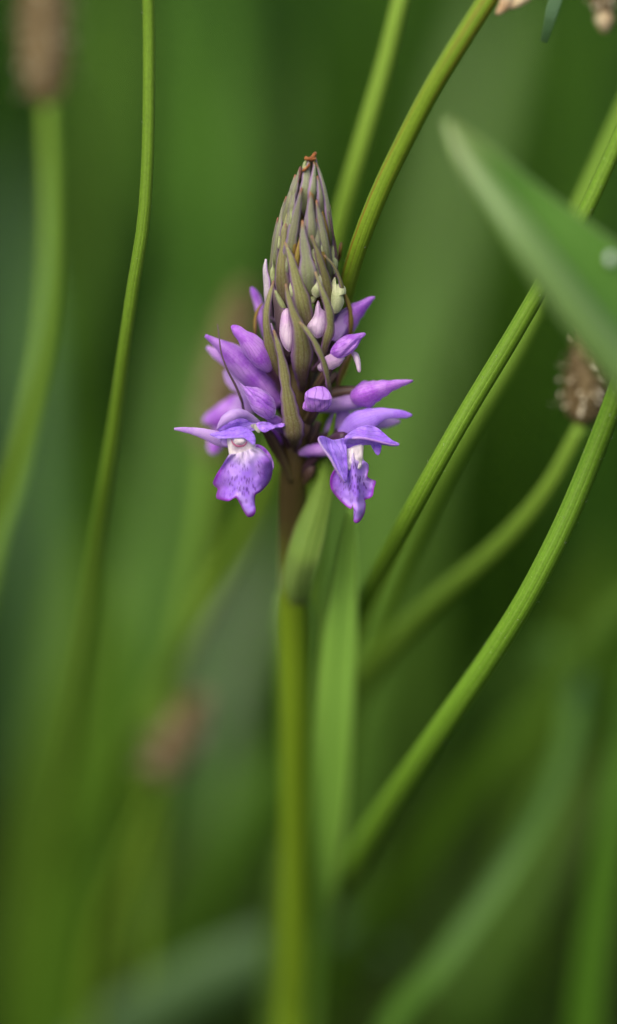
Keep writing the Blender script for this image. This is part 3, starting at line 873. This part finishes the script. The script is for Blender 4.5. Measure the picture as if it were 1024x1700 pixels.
sheet('petal', [(616, 737), (632, 738), (632, 749), (629, 755), (625, 755), (620, 748)], lambda u, v, r: 0.4 + nz(u, v, 0.1, 0.2, 34), M['blueviolet'], f, rings=5, k=40)
sheet('column', [(572, 748), (584, 742), (596, 737), (603, 738), (603, 752), (602, 766), (598, 778), (586, 782), (575, 778), (572, 764)],
      lambda u, v, r: -0.1 - 0.7 * math.sqrt(max(0, 1 - r * r)) + nz(u, v, 0.1, 0.3, 35), M['column'], f, uvs=60, th=0.3)
LIP2 = [(572, 758), (566, 772), (556, 778), (549, 790), (547.5, 802), (550, 813), (557, 823), (566, 833), (575, 841), (583, 845), (585, 840), (587, 846), (590, 853), (586.5, 864),
        (591, 868.5), (598, 865), (605, 853), (607, 838), (606, 830), (614, 827), (619, 822), (621, 810), (624, 799), (617, 796), (610, 791), (612, 779), (611, 770), (604, 764), (601, 757), (588, 752)]
def lip2(u, v, r):
    ridge = math.exp(-((u - (590 + (v - 800) * 0.06)) / 10) ** 2)
    d = 0.7 - 1.5 * ridge + 0.0009 * (u - 590) ** 2 + 0.008 * (v - 800)
    an = math.atan2(u - 588, v - 735)
    d += 0.14 * math.sin(an * 19 + nz(u, v, 0.03, 2.0, 44)) * min(1, r * 1.3) + 0.45 * max(0, r - 0.75) / 0.25 * math.sin(an * 13)
    d += 0.6 * math.sin(v / 11 + u / 17) * max(0, r - 0.55)
    return d + nz(u, v, 0.05, 0.7, 41) * r + nz(u, v, 0.16, 0.06, 42)
sheet('lip', LIP2, lip2, M['lip'], f, centre=(588, 805), rings=16, k=150, uv0=np.array((588, 742)), th=0.13)

# --- ovaries and bract feet crowded round the stem under the flowers
for (a, b, c, w) in (((470, 690, 8), (474, 720, 8), (480, 750, 10), 16), ((512, 690, 6.5), (508, 715, 7), (500, 740, 9), 16), ((528, 700, 8), (518, 725, 8.5), (505, 755, 10), 18),
                     ((462, 735, 7), (468, 760, 8), (478, 785, 10), 16), ((520, 770, 8), (514, 785, 8.6), (504, 805, 10), 18), ((540, 640, 6), (525, 665, 6), (508, 695, 8), 18),
                     ((560, 620, 6), (540, 640, 6.5), (512, 670, 8.5), 16)):
    strap('ovary', [(*c, w * 0.5), (*b, w), (*a, w * 0.6)], M['ovary'], orchid, n=16, m=12, round_=True, ridges=6, ridge_amp=0.07)

# --- leaves on the orchid stem
strap('sheath_leaf', [(486, 1012, 21, 40), (486, 992, 18.2, 50), (489, 965, 15.0, 54), (497, 930, 12.0, 57), (509, 885, 10.8, 54), (524, 840, 9.6, 42), (535, 800, 8.6, 34), (542, 765, 7.4, 21), (548, 725, 5.6, 11), (556, 687, 3.6, 4)],
      M['sheath'], orchid, n=44, m=22, cup=0.15, th=0.3, turn=14, keel=0.45)
rows = root_rows(world_ctrl([(582, 842, 13, 8), (578, 890, 17, 26), (572, 960, 21, 42), (563, 1050, 25, 60), (552, 1180, 32, 70), (541, 1320, 42, 74), (525, 1450, 54, 74), (508, 1580, 70, 60), (494, 1720, 84, 52)]), 0.1, 3.5)
strap('leaf', None, M['orchid_leaf'], orchid, rows=rows[::-1], n=64, m=18, cup=-0.1, th=0.4, turn=12, keel=0.2)
strap('stem_sheath', [(487, 1330, 47, 40), (487, 1210, 39, 54), (487, 1100, 31, 66), (486, 1030, 26, 68), (484, 985, 23.5, 50)], M['sheath_low'], orchid, n=30, m=18, cup=0.3, th=0.4)
rows = root_rows(world_ctrl([(466, 1400, 62, 6), (459, 1470, 68, 20), (456, 1560, 78, 34), (458, 1720, 94, 42)]), 0.1, 3.5)
strap('leaf', None, M['sheath_low'], orchid, rows=rows[::-1], n=40, m=18, cup=-0.2, th=0.5, turn=12)


# ================================================================ PLANTAINS AND BLADES
def head_mesh(par, base, top, r, seed=0, shaggy=0.0, nsc=170):
    """ovoid flower head of a ribwort plantain: a brown core set with small pointed florets"""
    rg = random.Random(seed)
    b, t = np.array(base), np.array(top)
    ax = unit(t - b)
    side = unit(np.cross(ax, (0.3, 0.9, 0.2)))
    oth = np.cross(ax, side)
    prof = [(0, 0.25), (0.06, 0.62), (0.2, 0.9), (0.42, 1.0), (0.65, 0.92), (0.85, 0.66), (0.96, 0.32), (1.0, 0.08)]
    rows = [(*(b + (t - b) * s), 2 * r * k * 0.9, -1) for s, k in prof]
    hd = strap('head', None, M['head'], par, rows=rows, n=24, m=18, round_=True, face=tuple(side))
    vs, fs = [], []
    for i in range(nsc):
        s = (i + 0.5) / nsc
        ph = i * 2.39996
        k = float(np.interp(s, [a for a, _ in prof], [c for _, c in prof]))
        rad = side * math.cos(ph) + oth * math.sin(ph)
        tang = np.cross(ax, rad)
        c = b + (t - b) * s + rad * (r * k * 0.86)
        L = r * rg.uniform(0.32, 0.5)
        out = unit(ax * 0.75 + rad * rg.uniform(0.4, 0.9))
        w = r * 0.17
        n0 = len(vs)
        vs += [c - tang * w, c + tang * w, c + out * L * 0.55 + tang * w * 0.9 + rad * 0.1, c + out * L, c + out * L * 0.55 - tang * w * 0.9 + rad * 0.1, c + out * L * 0.5 + rad * (r * 0.12)]
        fs += [(n0, n0 + 1, n0 + 5), (n0 + 1, n0 + 2, n0 + 5), (n0 + 2, n0 + 3, n0 + 5), (n0 + 3, n0 + 4, n0 + 5), (n0 + 4, n0, n0 + 5)]
    sc = link_mesh('floret', vs, fs, M['scale'], hd)
    sc['kind'] = 'stuff'
    if shaggy:
        vs, fs = [], []
        for i in range(int(60 * shaggy)):
            s = rg.uniform(0.1, 0.75)
            ph = rg.uniform(0, 6.28)
            rad = side * math.cos(ph) + oth * math.sin(ph)
            c = b + (t - b) * s + rad * r * 0.85
            e = c + rad * r * rg.uniform(0.35, 0.6) + ax * rg.uniform(-0.3, 0.2) * r
            q = np.cross(rad, ax) * 0.09
            z = ax * 0.22
            n0 = len(vs)
            vs += [c - q, c + q, e + q, e - q, e - z - q * 3, e - z + q * 3, e + z + q * 3, e + z - q * 3]
            fs += [(n0, n0 + 1, n0 + 2, n0 + 3), (n0 + 4, n0 + 5, n0 + 6, n0 + 7)]
        an = link_mesh('anther', vs, fs, M['anther'], hd)
        an['kind'] = 'stuff'
    return hd


def hairs(par, rows, count, seed, length=1.0):
    rg = random.Random(seed)
    s = crom(rows, 80)
    vs, fs = [], []
    for _ in range(count):
        i = rg.randrange(2, 60)
        c = s[i, :3]
        T = unit(s[i + 1, :3] - s[i - 1, :3])
        a = rg.uniform(0, 6.28)
        L = unit(np.cross(T, TOCAM))
        F = np.cross(L, T)
        o = L * math.cos(a) + F * math.sin(a)
        p0 = c + o * s[i, 3] * 0.48
        ln = length * rg.uniform(0.3, 1.0)
        p1 = p0 + (o * 0.5 + T * rg.uniform(-0.9, -0.2)) * ln * 0.6
        p2 = p1 + (T * rg.uniform(-0.6, 0.6) + o * 0.5) * ln * 0.4
        q = unit(np.cross(o, T)) * 0.018
        q2 = o * 0.018
        n0 = len(vs)
        vs += [p0 - q, p0 + q, p0 + q2, p1 - q, p1 + q, p1 + q2, p2]
        fs += [(n0, n0 + 1, n0 + 4, n0 + 3), (n0 + 1, n0 + 2, n0 + 5, n0 + 4), (n0 + 2, n0, n0 + 3, n0 + 5), (n0 + 3, n0 + 4, n0 + 6), (n0 + 4, n0 + 5, n0 + 6), (n0 + 5, n0 + 3, n0 + 6)]
    h = link_mesh('stem_hair', vs, fs, M['hair'], par)
    h['kind'] = 'stuff'


def plantain(label, ctrl, mat='stem', head=None, r=3.6, seed=0, spread=0.5, shaggy=0.0, hair=0, group='ribwort plantains round the orchid'):
    """ctrl from the top of the stem down; head: (u, v, d) of the head's top"""
    rows = root_rows(world_ctrl(ctrl), spread)
    base = (rows[-1][0], rows[-1][1], 0.0)
    t = thing('ribwort_plantain', label, 'plantain', base, group)
    strap('stem', None, M[mat], t, rows=rows[::-1], n=80, m=24, round_=True, ridges=6, ridge_amp=0.022)
    if head is not None:
        a = rows[0]
        head_mesh(t, a[:3], tuple(P(*head)), r, seed, shaggy)
    if hair:
        hairs(t, rows, hair, seed)
    return t


# brown head upper left with its pale blurred stem
plantain('plantain with large brown head on a pale stem bowing outward, away from the orchid', [(78, 175, 62, 20), (82, 300, 62, 21), (82, 430, 62, 21), (72, 560, 62, 22), (48, 690, 62, 23), (18, 820, 64, 24), (-20, 960, 68, 25)],
         'stem_pale', head=(72, -95, 62), r=4.4, seed=1, shaggy=1.0)
# thin, sharp S-curved stem left of the spike
plantain('thin smooth green plantain stem with a gentle bend, beside the pale bowed stem', [(238, -160, -6, 18), (244, -60, -5, 19), (247, 40, -3.5, 20), (247, 150, -2.5, 20), (245, 260, -1.5, 20), (238, 370, 0, 21), (222, 470, 2.5, 21), (206, 580, 7, 21),
          (192, 690, 14, 22), (176, 800, 22, 23), (160, 920, 36, 23), (142, 1060, 56, 22), (118, 1220, 86, 21), (90, 1400, 126, 20)], 'stem', head=(226, -330, -8), r=3.4, seed=2, hair=30)
# soft pale stem behind the spike's shoulder; its foot swings out to the left
plantain('soft pale green stem passing behind the orchid spike', [(672, -30, 20, 27), (660, 20, 20, 28), (638, 110, 21, 29), (612, 200, 22, 30), (586, 290, 24, 30), (562, 380, 28, 30), (532, 500, 34, 30), (500, 620, 42, 31),
          (460, 760, 54, 33), (400, 900, 70, 36), (330, 1030, 90, 36), (262, 1170, 116, 34), (200, 1320, 150, 32)], 'stem_pale', head=(700, -190, 20), r=3.4, seed=3)
# reddish stem just right of the spike
tr = plantain('reddish-streaked plantain stem rising right beside the spike tip', [(838, -46, -9, 30), (806, 4, -9, 31), (760, 76, -8, 31), (712, 155, -6, 30), (668, 240, -3.5, 30), (632, 315, -1.5, 30), (604, 385, 0.5, 30), (584, 445, 4, 29), (568, 510, 9, 29),
          (552, 600, 16, 29), (536, 720, 26, 29), (520, 880, 42, 30), (505, 1100, 62, 30), (495, 1300, 80, 30)], 'stem_red', head=(905, -170, -10), r=3.8, seed=4, hair=14, spread=0.2)
strap('withered_floret', [(838, -30, -9, 16, 1.2), (842, -6, -10, 26, 1.8), (838, 8, -10, 22, 1.6), (830, 18, -10, 14, 1.0), (824, 24, -10, 5, 0.5)], M['cream'], tr, n=18, wob=0.2)
strap('withered_floret', [(890, -22, -10, 10, 1.0), (872, -6, -10, 20, 1.4), (856, 6, -10, 16, 1.2), (846, 14, -10, 5, 0.5)], M['cream'], tr, n=18, wob=0.2)
# long diagonal stem, sharp where it leaves the broad leaf
plantain('long straight green stem slanting down from behind the broad blurred leaf', [(1120, 40, -7, 24), (1062, 150, -5.5, 24), (1014, 260, -4, 25), (968, 358, -3, 26), (925, 430, -2, 27), (885, 500, -1, 28), (838, 580, -0.4, 29), (788, 662, 0, 29), (738, 748, 0.6, 29), (694, 828, 4, 30), (652, 905, 12, 31),
          (612, 985, 28, 32), (580, 1060, 46, 33), (545, 1160, 66, 33), (515, 1280, 84, 33)], 'stem', head=(1180, -90, -8), r=3.6, seed=5, hair=60, spread=0.2)
plantain('blurred olive stem running close behind the long straight stem', [(1080, 70, 30, 24), (1035, 180, 30, 25), (990, 280, 30, 25), (950, 370, 30, 26), (905, 480, 31, 26), (850, 590, 32, 27), (790, 690, 34, 27), (735, 790, 38, 28), (690, 890, 44, 28), (648, 990, 52, 29), (610, 1090, 62, 30), (575, 1200, 74, 30)],
         'stem_pale', head=(1130, -70, 30), r=3.6, seed=6, spread=0.2)
# head right of the orchid
plantain('plantain with a mottled brown head close under the broad blurred leaf', [(966, 706, 22, 26), (946, 745, 23, 27), (915, 802, 25, 28), (870, 862, 29, 30), (815, 918, 34, 31), (752, 972, 40, 32), (690, 1030, 48, 33), (635, 1090, 56, 34), (588, 1150, 66, 34), (545, 1220, 78, 34)],
         'stem_pale', head=(998, 522, 22), r=3.6, seed=7, shaggy=1.0, spread=0.2)
# thick sharp stem on the right
plantain('thick bright green stem with tiny white hairs, curving past the mottled brown head', [(1130, 330, -6, 34), (1090, 450, -5, 34), (1052, 570, -4, 35), (1018, 670, -2.5, 35), (985, 755, -1.2, 35), (948, 845, -0.4, 36), (910, 925, 0.5, 36), (868, 1003, 2.5, 36), (820, 1080, 6, 37), (766, 1160, 11, 38), (706, 1248, 20, 39),
          (645, 1340, 34, 40), (590, 1430, 52, 40), (540, 1520, 76, 40)], 'stem', head=(1185, 160, -8), r=4.0, seed=8, hair=260, spread=0.3)
# blurred heads further back
plantain('small blurred plantain head with a pale crown, low among the grass', [(262, 1292, 92, 22), (238, 1360, 96, 22), (204, 1450, 104, 23), (168, 1560, 114, 24)], 'stem', head=(332, 1160, 88), r=3.5, seed=9, shaggy=0.8, spread=0.2)
plantain('tall blurred brown plantain head directly behind the orchid flowers', [(352, 760, 92, 26), (345, 840, 94, 26), (330, 940, 98, 27), (305, 1060, 104, 28), (275, 1200, 112, 29)], 'stem_pale', head=(404, 480, 86), r=4.0, seed=10, shaggy=1.0, spread=0.3)
# hanging head at the top right: its stalk arches over from the right
plantain('nodding plantain head hanging from an arched stalk above the broad leaf', [(996, -44, 22, 18), (1000, -100, 22, 18), (1030, -160, 22, 18), (1080, -140, 22, 18), (1130, 0, 22, 19), (1180, 300, 24, 20), (1210, 700, 32, 22), (1220, 1100, 44, 24)], 'stem_pale', head=(1004, 34, 22), r=1.7, seed=11, shaggy=0.6)


nod = [o for o in bpy.data.objects if o.name.startswith('ribwort_plantain') and o['label'].startswith('nodding')][0]
strap('withered_floret', [(1003, 18, 22, 22, 1.8), (1003, 32, 21.5, 28, 2.2), (1003, 44, 21.5, 24, 2.0), (1004, 54, 21.5, 10, 0.8)], M['cream'], nod, n=16, wob=0.3)


def blade(label, ctrl, mat='blade', cup=-0.2, turn=0.0, keel=0.2, spread=0.4, group=None, th=0.35, name='grass_blade', cat='grass blade', foot_w=None, n=60):
    """ctrl from tip to foot"""
    rows = root_rows(world_ctrl(ctrl), spread, foot_w)
    base = (rows[-1][0], rows[-1][1], 0.0)
    o = strap(name, None, M[mat], None, rows=rows[::-1], n=n, m=14, cup=cup, turn=turn, keel=keel, th=th, origin=base)
    return tag(o, label, cat, group)


UNDER_FIRST = False
# broad folded leaf in front, upper right
K = [(737, 204), (760, 275), (800, 345), (850, 420), (900, 490), (960, 572), (1024, 655), (1110, 770), (1200, 930), (1270, 1150), (1310, 1420)]
NB = [(742, 199), (788, 256), (832, 306), (880, 362), (930, 428), (985, 502), (1044, 574), (1145, 690), (1232, 890), (1290, 1140), (1322, 1420)]
FE = [(747, 195), (803, 234), (856, 276), (906, 316), (956, 352), (1004, 388), (1066, 436), (1175, 560), (1272, 820), (1320, 1120), (1332, 1420)]
KD = [-35, -37, -38, -39, -39, -38, -36, -32, -20, 0, 20]
grid = []
for k in range(len(K)):
    f_ = min(1.0, k / 3.0)
    grid.append([P(*NB[k], KD[k] - 0.5 * f_), P((NB[k][0] + K[k][0]) / 2 - 4 * f_, (NB[k][1] + K[k][1]) / 2 + 3 * f_, KD[k] - 1.6 * f_), P(*K[k], KD[k]),
                 P((FE[k][0] + K[k][0]) / 2, (FE[k][1] + K[k][1]) / 2, KD[k] + 6.5 * f_), P(*FE[k], KD[k] + 8.5 * f_)])
grid.append([Vector((p.x, p.y + 14, -8)) for p in grid[-1]])
G = np.array([[tuple(p) for p in row] for row in grid])
G = np.stack([crom(G[:, c], 60) for c in range(5)], 1)
G = np.stack([crom(G[r_], 17) for r_ in range(60)], 0)          # 60 x 17 x 3
nrm = np.cross(np.gradient(G, axis=0), np.gradient(G, axis=1))
nrm /= np.maximum(np.linalg.norm(nrm, axis=2, keepdims=True), 1e-9)
vs, uvl, uvm = [], [], []
for sgn, flag in ((0.22, 0.0), (-0.22, 1.0)):
    for a in range(60):
        for b_ in range(17):
            e = 0.3 if b_ in (0, 16) else 1.0
            vs.append(tuple(G[a, b_] + nrm[a, b_] * sgn * e))
            uvl.append((b_ / 16, 1 - a / 59))
            uvm.append((flag, 0.0))
fs = []
for sh in (0, 1):
    o_ = sh * 60 * 17
    for a in range(59):
        for b_ in range(16):
            q = (o_ + a * 17 + b_, o_ + a * 17 + b_ + 1, o_ + (a + 1) * 17 + b_ + 1, o_ + (a + 1) * 17 + b_)
            fs.append(q if sh else q[::-1])
for a in range(59):
    for b_ in (0, 16):
        q = (a * 17 + b_, (a + 1) * 17 + b_, 1020 + (a + 1) * 17 + b_, 1020 + a * 17 + b_)
        fs.append(q if b_ else q[::-1])
t = NT('broad_leaf_two_sided')
_, x, y = t.uv()
_, side, _ = t.uv('rim')
veins = t.rng(t.math('SINE', t.math('MULTIPLY', x, 62.0)), 0.0, 1.0)
top = t.mix(t.math('MULTIPLY', veins, 0.3), srgb(84, 128, 38), srgb(66, 106, 30))
und = t.mix(t.math('MULTIPLY', veins, 0.35), srgb(104, 136, 70), srgb(84, 116, 52))
cl = t.mix(side, UNDER_FIRST and und or top, top if UNDER_FIRST else und)
axx = t.math('ABSOLUTE', t.math('MULTIPLY_ADD', x, 2.0, -1.0))
cl = t.mix(t.rng(axx, 0.93, 1.0, 0, 0.5), cl, srgb(140, 156, 108))
cl = t.mix(t.rng(y, 0.95, 1.0, 0, 0.5), cl, srgb(134, 148, 90))
bmat = t.finish(cl, 0.25, 0.4, spec=0.4)
lb = tuple(G[-1, 8][:2]) + (0.0,)
lf = link_mesh('broad_leaf', vs, fs, bmat, None, uvl, uvm, origin=lb)
tag(lf, 'broad folded green leaf hanging in front of the slanting stems, strongly blurred', 'leaf')
dp = P(1013, 430, -31)  # droplet on the leaf, its brightness put into a white colour
vs, fs = [], []
for i in range(9):
    for j in range(16):
        a, b_ = math.pi * i / 8, 2 * math.pi * j / 16
        vs.append((dp.x + 0.55 * math.sin(a) * math.cos(b_), dp.y + 0.5 * math.sin(a) * math.sin(b_), dp.z + 0.8 * math.cos(a)))
for i in range(8):
    for j in range(16):
        fs.append((i * 16 + j, i * 16 + (j + 1) % 16, (i + 1) * 16 + (j + 1) % 16, (i + 1) * 16 + j))
wt = NT('droplet_white')
drop = link_mesh('leaf_droplet', vs, fs, wt.finish(srgb(226, 236, 226), 0.4, 0.2, spec=0.5), None, origin=tuple(dp))
tag(drop, 'small white froth on the broad folded leaf', 'droplet')

blade('thin grey-green grass tip hanging down above the broad leaf', [(903, 70, 6, 12), (907, 56, 6, 20), (916, 20, 6, 22), (928, -20, 6, 22), (960, -90, 8, 22), (1040, -150, 14, 24), (1130, -40, 24, 26), (1180, 300, 40, 30), (1200, 800, 60, 34)], 'blade_grey', spread=0.3, cup=-0.3)
blade('long pale folded blade leaning away beneath the thick hairy stem', [(790, 1200, 150, 12), (840, 1120, 138, 60), (900, 1085, 120, 70), (950, 1120, 96, 44), (950, 1200, 84, 36), (915, 1310, 76, 36), (860, 1410, 70, 36), (795, 1510, 68, 38), (722, 1610, 68, 40), (645, 1710, 72, 40)], 'blade_pale', spread=0.2, cup=-0.3)
blade('wide soft green blade crossing behind the pale folded blade', [(1120, 900, 84, 20), (1050, 985, 84, 36), (980, 1060, 84, 46), (900, 1155, 86, 50), (810, 1270, 90, 54), (720, 1390, 98, 56), (630, 1520, 108, 56), (550, 1640, 118, 56)], 'blade', spread=0.2)
blade('upright blurred blade at the right-hand side of the pale folded blade', [(1052, 1080, 74, 12), (1040, 1200, 72, 36), (1018, 1350, 70, 52), (992, 1520, 72, 56), (968, 1720, 76, 56)], 'blade', spread=0.1, cup=-0.3)
blade('wide grey-green leaf lying low behind the orchid stem', [(656, 1590, 134, 20), (600, 1580, 132, 90), (530, 1578, 128, 106), (450, 1596, 126, 112), (370, 1630, 126, 118), (280, 1680, 128, 122), (180, 1750, 130, 120)], 'blade_grey', spread=0.3, name='low_leaf', cat='leaf', turn=-25, cup=0.2)
blade('dim narrow blade leaning low between orchid stem and pale-crowned head', [(470, 1230, 150, 10), (440, 1300, 150, 46), (400, 1390, 152, 56), (350, 1490, 156, 58), (290, 1600, 162, 58)], 'blade', spread=0.3)
blade('broad blurred blade standing below the bowed stem of the large brown head', [(128, 880, 150, 14), (118, 1000, 150, 60), (100, 1150, 150, 84), (80, 1320, 152, 92), (52, 1500, 156, 92)], 'blade', spread=0.2)
blade('blurred green blade upright beside the foot of the thin smooth stem', [(200, 930, 120, 12), (192, 1050, 120, 50), (176, 1200, 122, 62), (150, 1360, 126, 66), (110, 1540, 132, 66)], 'blade', spread=0.2)

# ---------------------------------------------------------------- tall blades out of focus behind
far = [
    # (u top, v top, u foot, v foot, d, width, material)
    (345, -160, 300, 700, 300, 70, 'blade'), (150, -140, 112, 620, 280, 56, 'blade'), (420, 90, 520, 900, 360, 80, 'blade_pale'),
    (840, -60, 690, 800, 330, 84, 'blade_pale'), (720, 430, 560, 1120, 240, 84, 'blade_pale'), (990, -60, 790, 800, 420, 80, 'blade'),
    (310, 540, 190, 1100, 260, 76, 'blade_pale'), (-20, 250, 50, 1000, 260, 44, 'blade_grey'), (700, -120, 480, 560, 520, 70, 'blade'),
    (430, 880, 380, 1250, 240, 44, 'blade_grey'), (1050, 900, 880, 1400, 220, 70, 'blade'), (560, 120, 760, 760, 480, 70, 'blade'),
    (90, 1180, -10, 1600, 190, 50, 'blade'), (400, 1240, 260, 1600, 200, 54, 'blade'), (940, 1240, 800, 1640, 190, 60, 'blade'),
    (180, -60, 400, 640, 460, 64, 'blade'), (60, 480, 240, 1100, 340, 54, 'blade'),
]
for i, (u0, v0, u1, v1, d, w, mt) in enumerate(far):
    s = (DIST + d) / DIST
    c = []
    for f_, wf in ((0, 0.12), (0.12, 0.6), (0.35, 0.95), (0.7, 1.0), (1.0, 0.95)):
        c.append((u0 + (u1 - u0) * f_ + 30 * math.sin(f_ * 2.6 + i), v0 + (v1 - v0) * f_, d + 20 * (1 - f_) * math.sin(i), w * wf))
    rows = root_rows(world_ctrl(c), 0.15)
    base = (rows[-1][0], rows[-1][1], 0.0)
    o = strap('meadow_blade', None, M[mt], None, rows=rows[::-1], n=36, m=10, cup=-0.2, keel=0.2, th=0.4, turn=RNG.uniform(-35, 35), origin=base)
    lab = {'blade': 'deep green meadow blade lost in blur far behind the orchid', 'blade_pale': 'light yellowish-green meadow blade lost in blur far behind the orchid',
           'blade_grey': 'grey-green meadow blade lost in blur far behind the orchid'}[mt]
    tag(o, lab, 'grass blade', lab.split(' lost')[0] + 's in the background')

# ---------------------------------------------------------------- the meadow: nobody could count it
nr = np.random.default_rng(11)
def grass(name, label, count, xr, yr, hr, wr, palette, lean=0.5, seed=0, keep=None):
    r = np.random.default_rng(seed)
    x = r.uniform(*xr, count)
    y = r.uniform(*yr, count)
    if keep is not None:
        m = keep(x, y)
        x, y = x[m], y[m]
        count = len(x)
    h = r.uniform(*hr, count) * r.uniform(0.6, 1.0, count)
    w = r.uniform(*wr, count)
    a = r.uniform(0, 2 * np.pi, count)
    ln = r.uniform(0.05, lean, count) * h
    tw = a + r.uniform(-0.6, 0.6, count) + np.pi / 2
    S = 5
    V = np.zeros((count, S * 2, 3))
    for k in range(S):
        s = k / (S - 1)
        cx, cy = x + np.cos(a) * ln * s ** 2, y + np.sin(a) * ln * s ** 2
        cz = -8 + h * (s - 0.25 * s * s * (ln / h))
        ww = w * 0.5 * (1 - s ** 2.2) + 0.08
        V[:, 2 * k] = np.stack([cx - np.cos(tw) * ww, cy - np.sin(tw) * ww, cz], 1)
        V[:, 2 * k + 1] = np.stack([cx + np.cos(tw) * ww, cy + np.sin(tw) * ww, cz], 1)
    base = np.arange(count)[:, None] * (S * 2)
    F = np.concatenate([base + np.array([[2 * k, 2 * k + 1, 2 * k + 3, 2 * k + 2]]) for k in range(S - 1)], 1).reshape(-1, 4)
    me = bpy.data.meshes.new(name)
    me.vertices.add(count * S * 2)
    me.vertices.foreach_set('co', (V.reshape(-1, 3) * MM).ravel())
    me.loops.add(F.size)
    me.loops.foreach_set('vertex_index', F.ravel().astype(np.int32))
    me.polygons.add(len(F))
    me.polygons.foreach_set('loop_start', np.arange(0, F.size, 4, dtype=np.int32))
    me.polygons.foreach_set('use_smooth', np.ones(len(F), bool))
    me.update(calc_edges=True)
    pal = np.array([srgb(*c) for c in palette])
    # patches of one species share a colour; dark tones also paint in depth shade
    patch = (np.sin(x / 45 + 1.3 * np.sin(y / 130)) + np.sin(y / 90 + 2.1 * np.sin(x / 110)) + r.normal(0, 0.7, count))
    idx = np.clip(((patch + 2.2) / 4.4 * len(pal)).astype(int), 0, len(pal) - 1)
    col = pal[idx] * r.uniform(0.75, 1.2, (count, 1))
    col[:, 3] = 1
    at = me.color_attributes.new('tint', 'FLOAT_COLOR', 'POINT')
    at.data.foreach_set('color', np.repeat(col, S * 2, axis=0).astype(np.float32).ravel())
    me.materials.append(M['grass'])
    o = bpy.data.objects.new(name, me)
    COL.objects.link(o)
    o['kind'] = 'stuff'
    o['label'] = label
    o['category'] = 'grass'
    return o


PAL = [(22, 44, 12), (30, 58, 13), (42, 78, 16), (58, 100, 20), (82, 124, 32), (48, 80, 34), (24, 48, 20)]  # wide tonal range: the darkest paint in shade deep in the grass
grass('meadow_grass', 'dense out-of-focus meadow grass filling the background', 26000, (-900, 900), (330, 2600), (110, 330), (3.0, 7.0), PAL, seed=5)
grass('shading_grass', 'unseen tall dense grass added to either side of the orchid for shade', 9000, (-700, 700), (20, 420), (120, 300), (3.0, 6.0), PAL, seed=8,
      keep=lambda x, y: np.abs(x) > 135 + 0.16 * y)  # grass out of view, added to keep light off the low background
grass('short_grass', 'short dark grass round the foot of the orchid', 9000, (-420, 420), (-260, 420), (14, 60), (1.5, 3.0), [(34, 56, 18), (44, 72, 18), (56, 90, 20)], lean=0.9, seed=6)
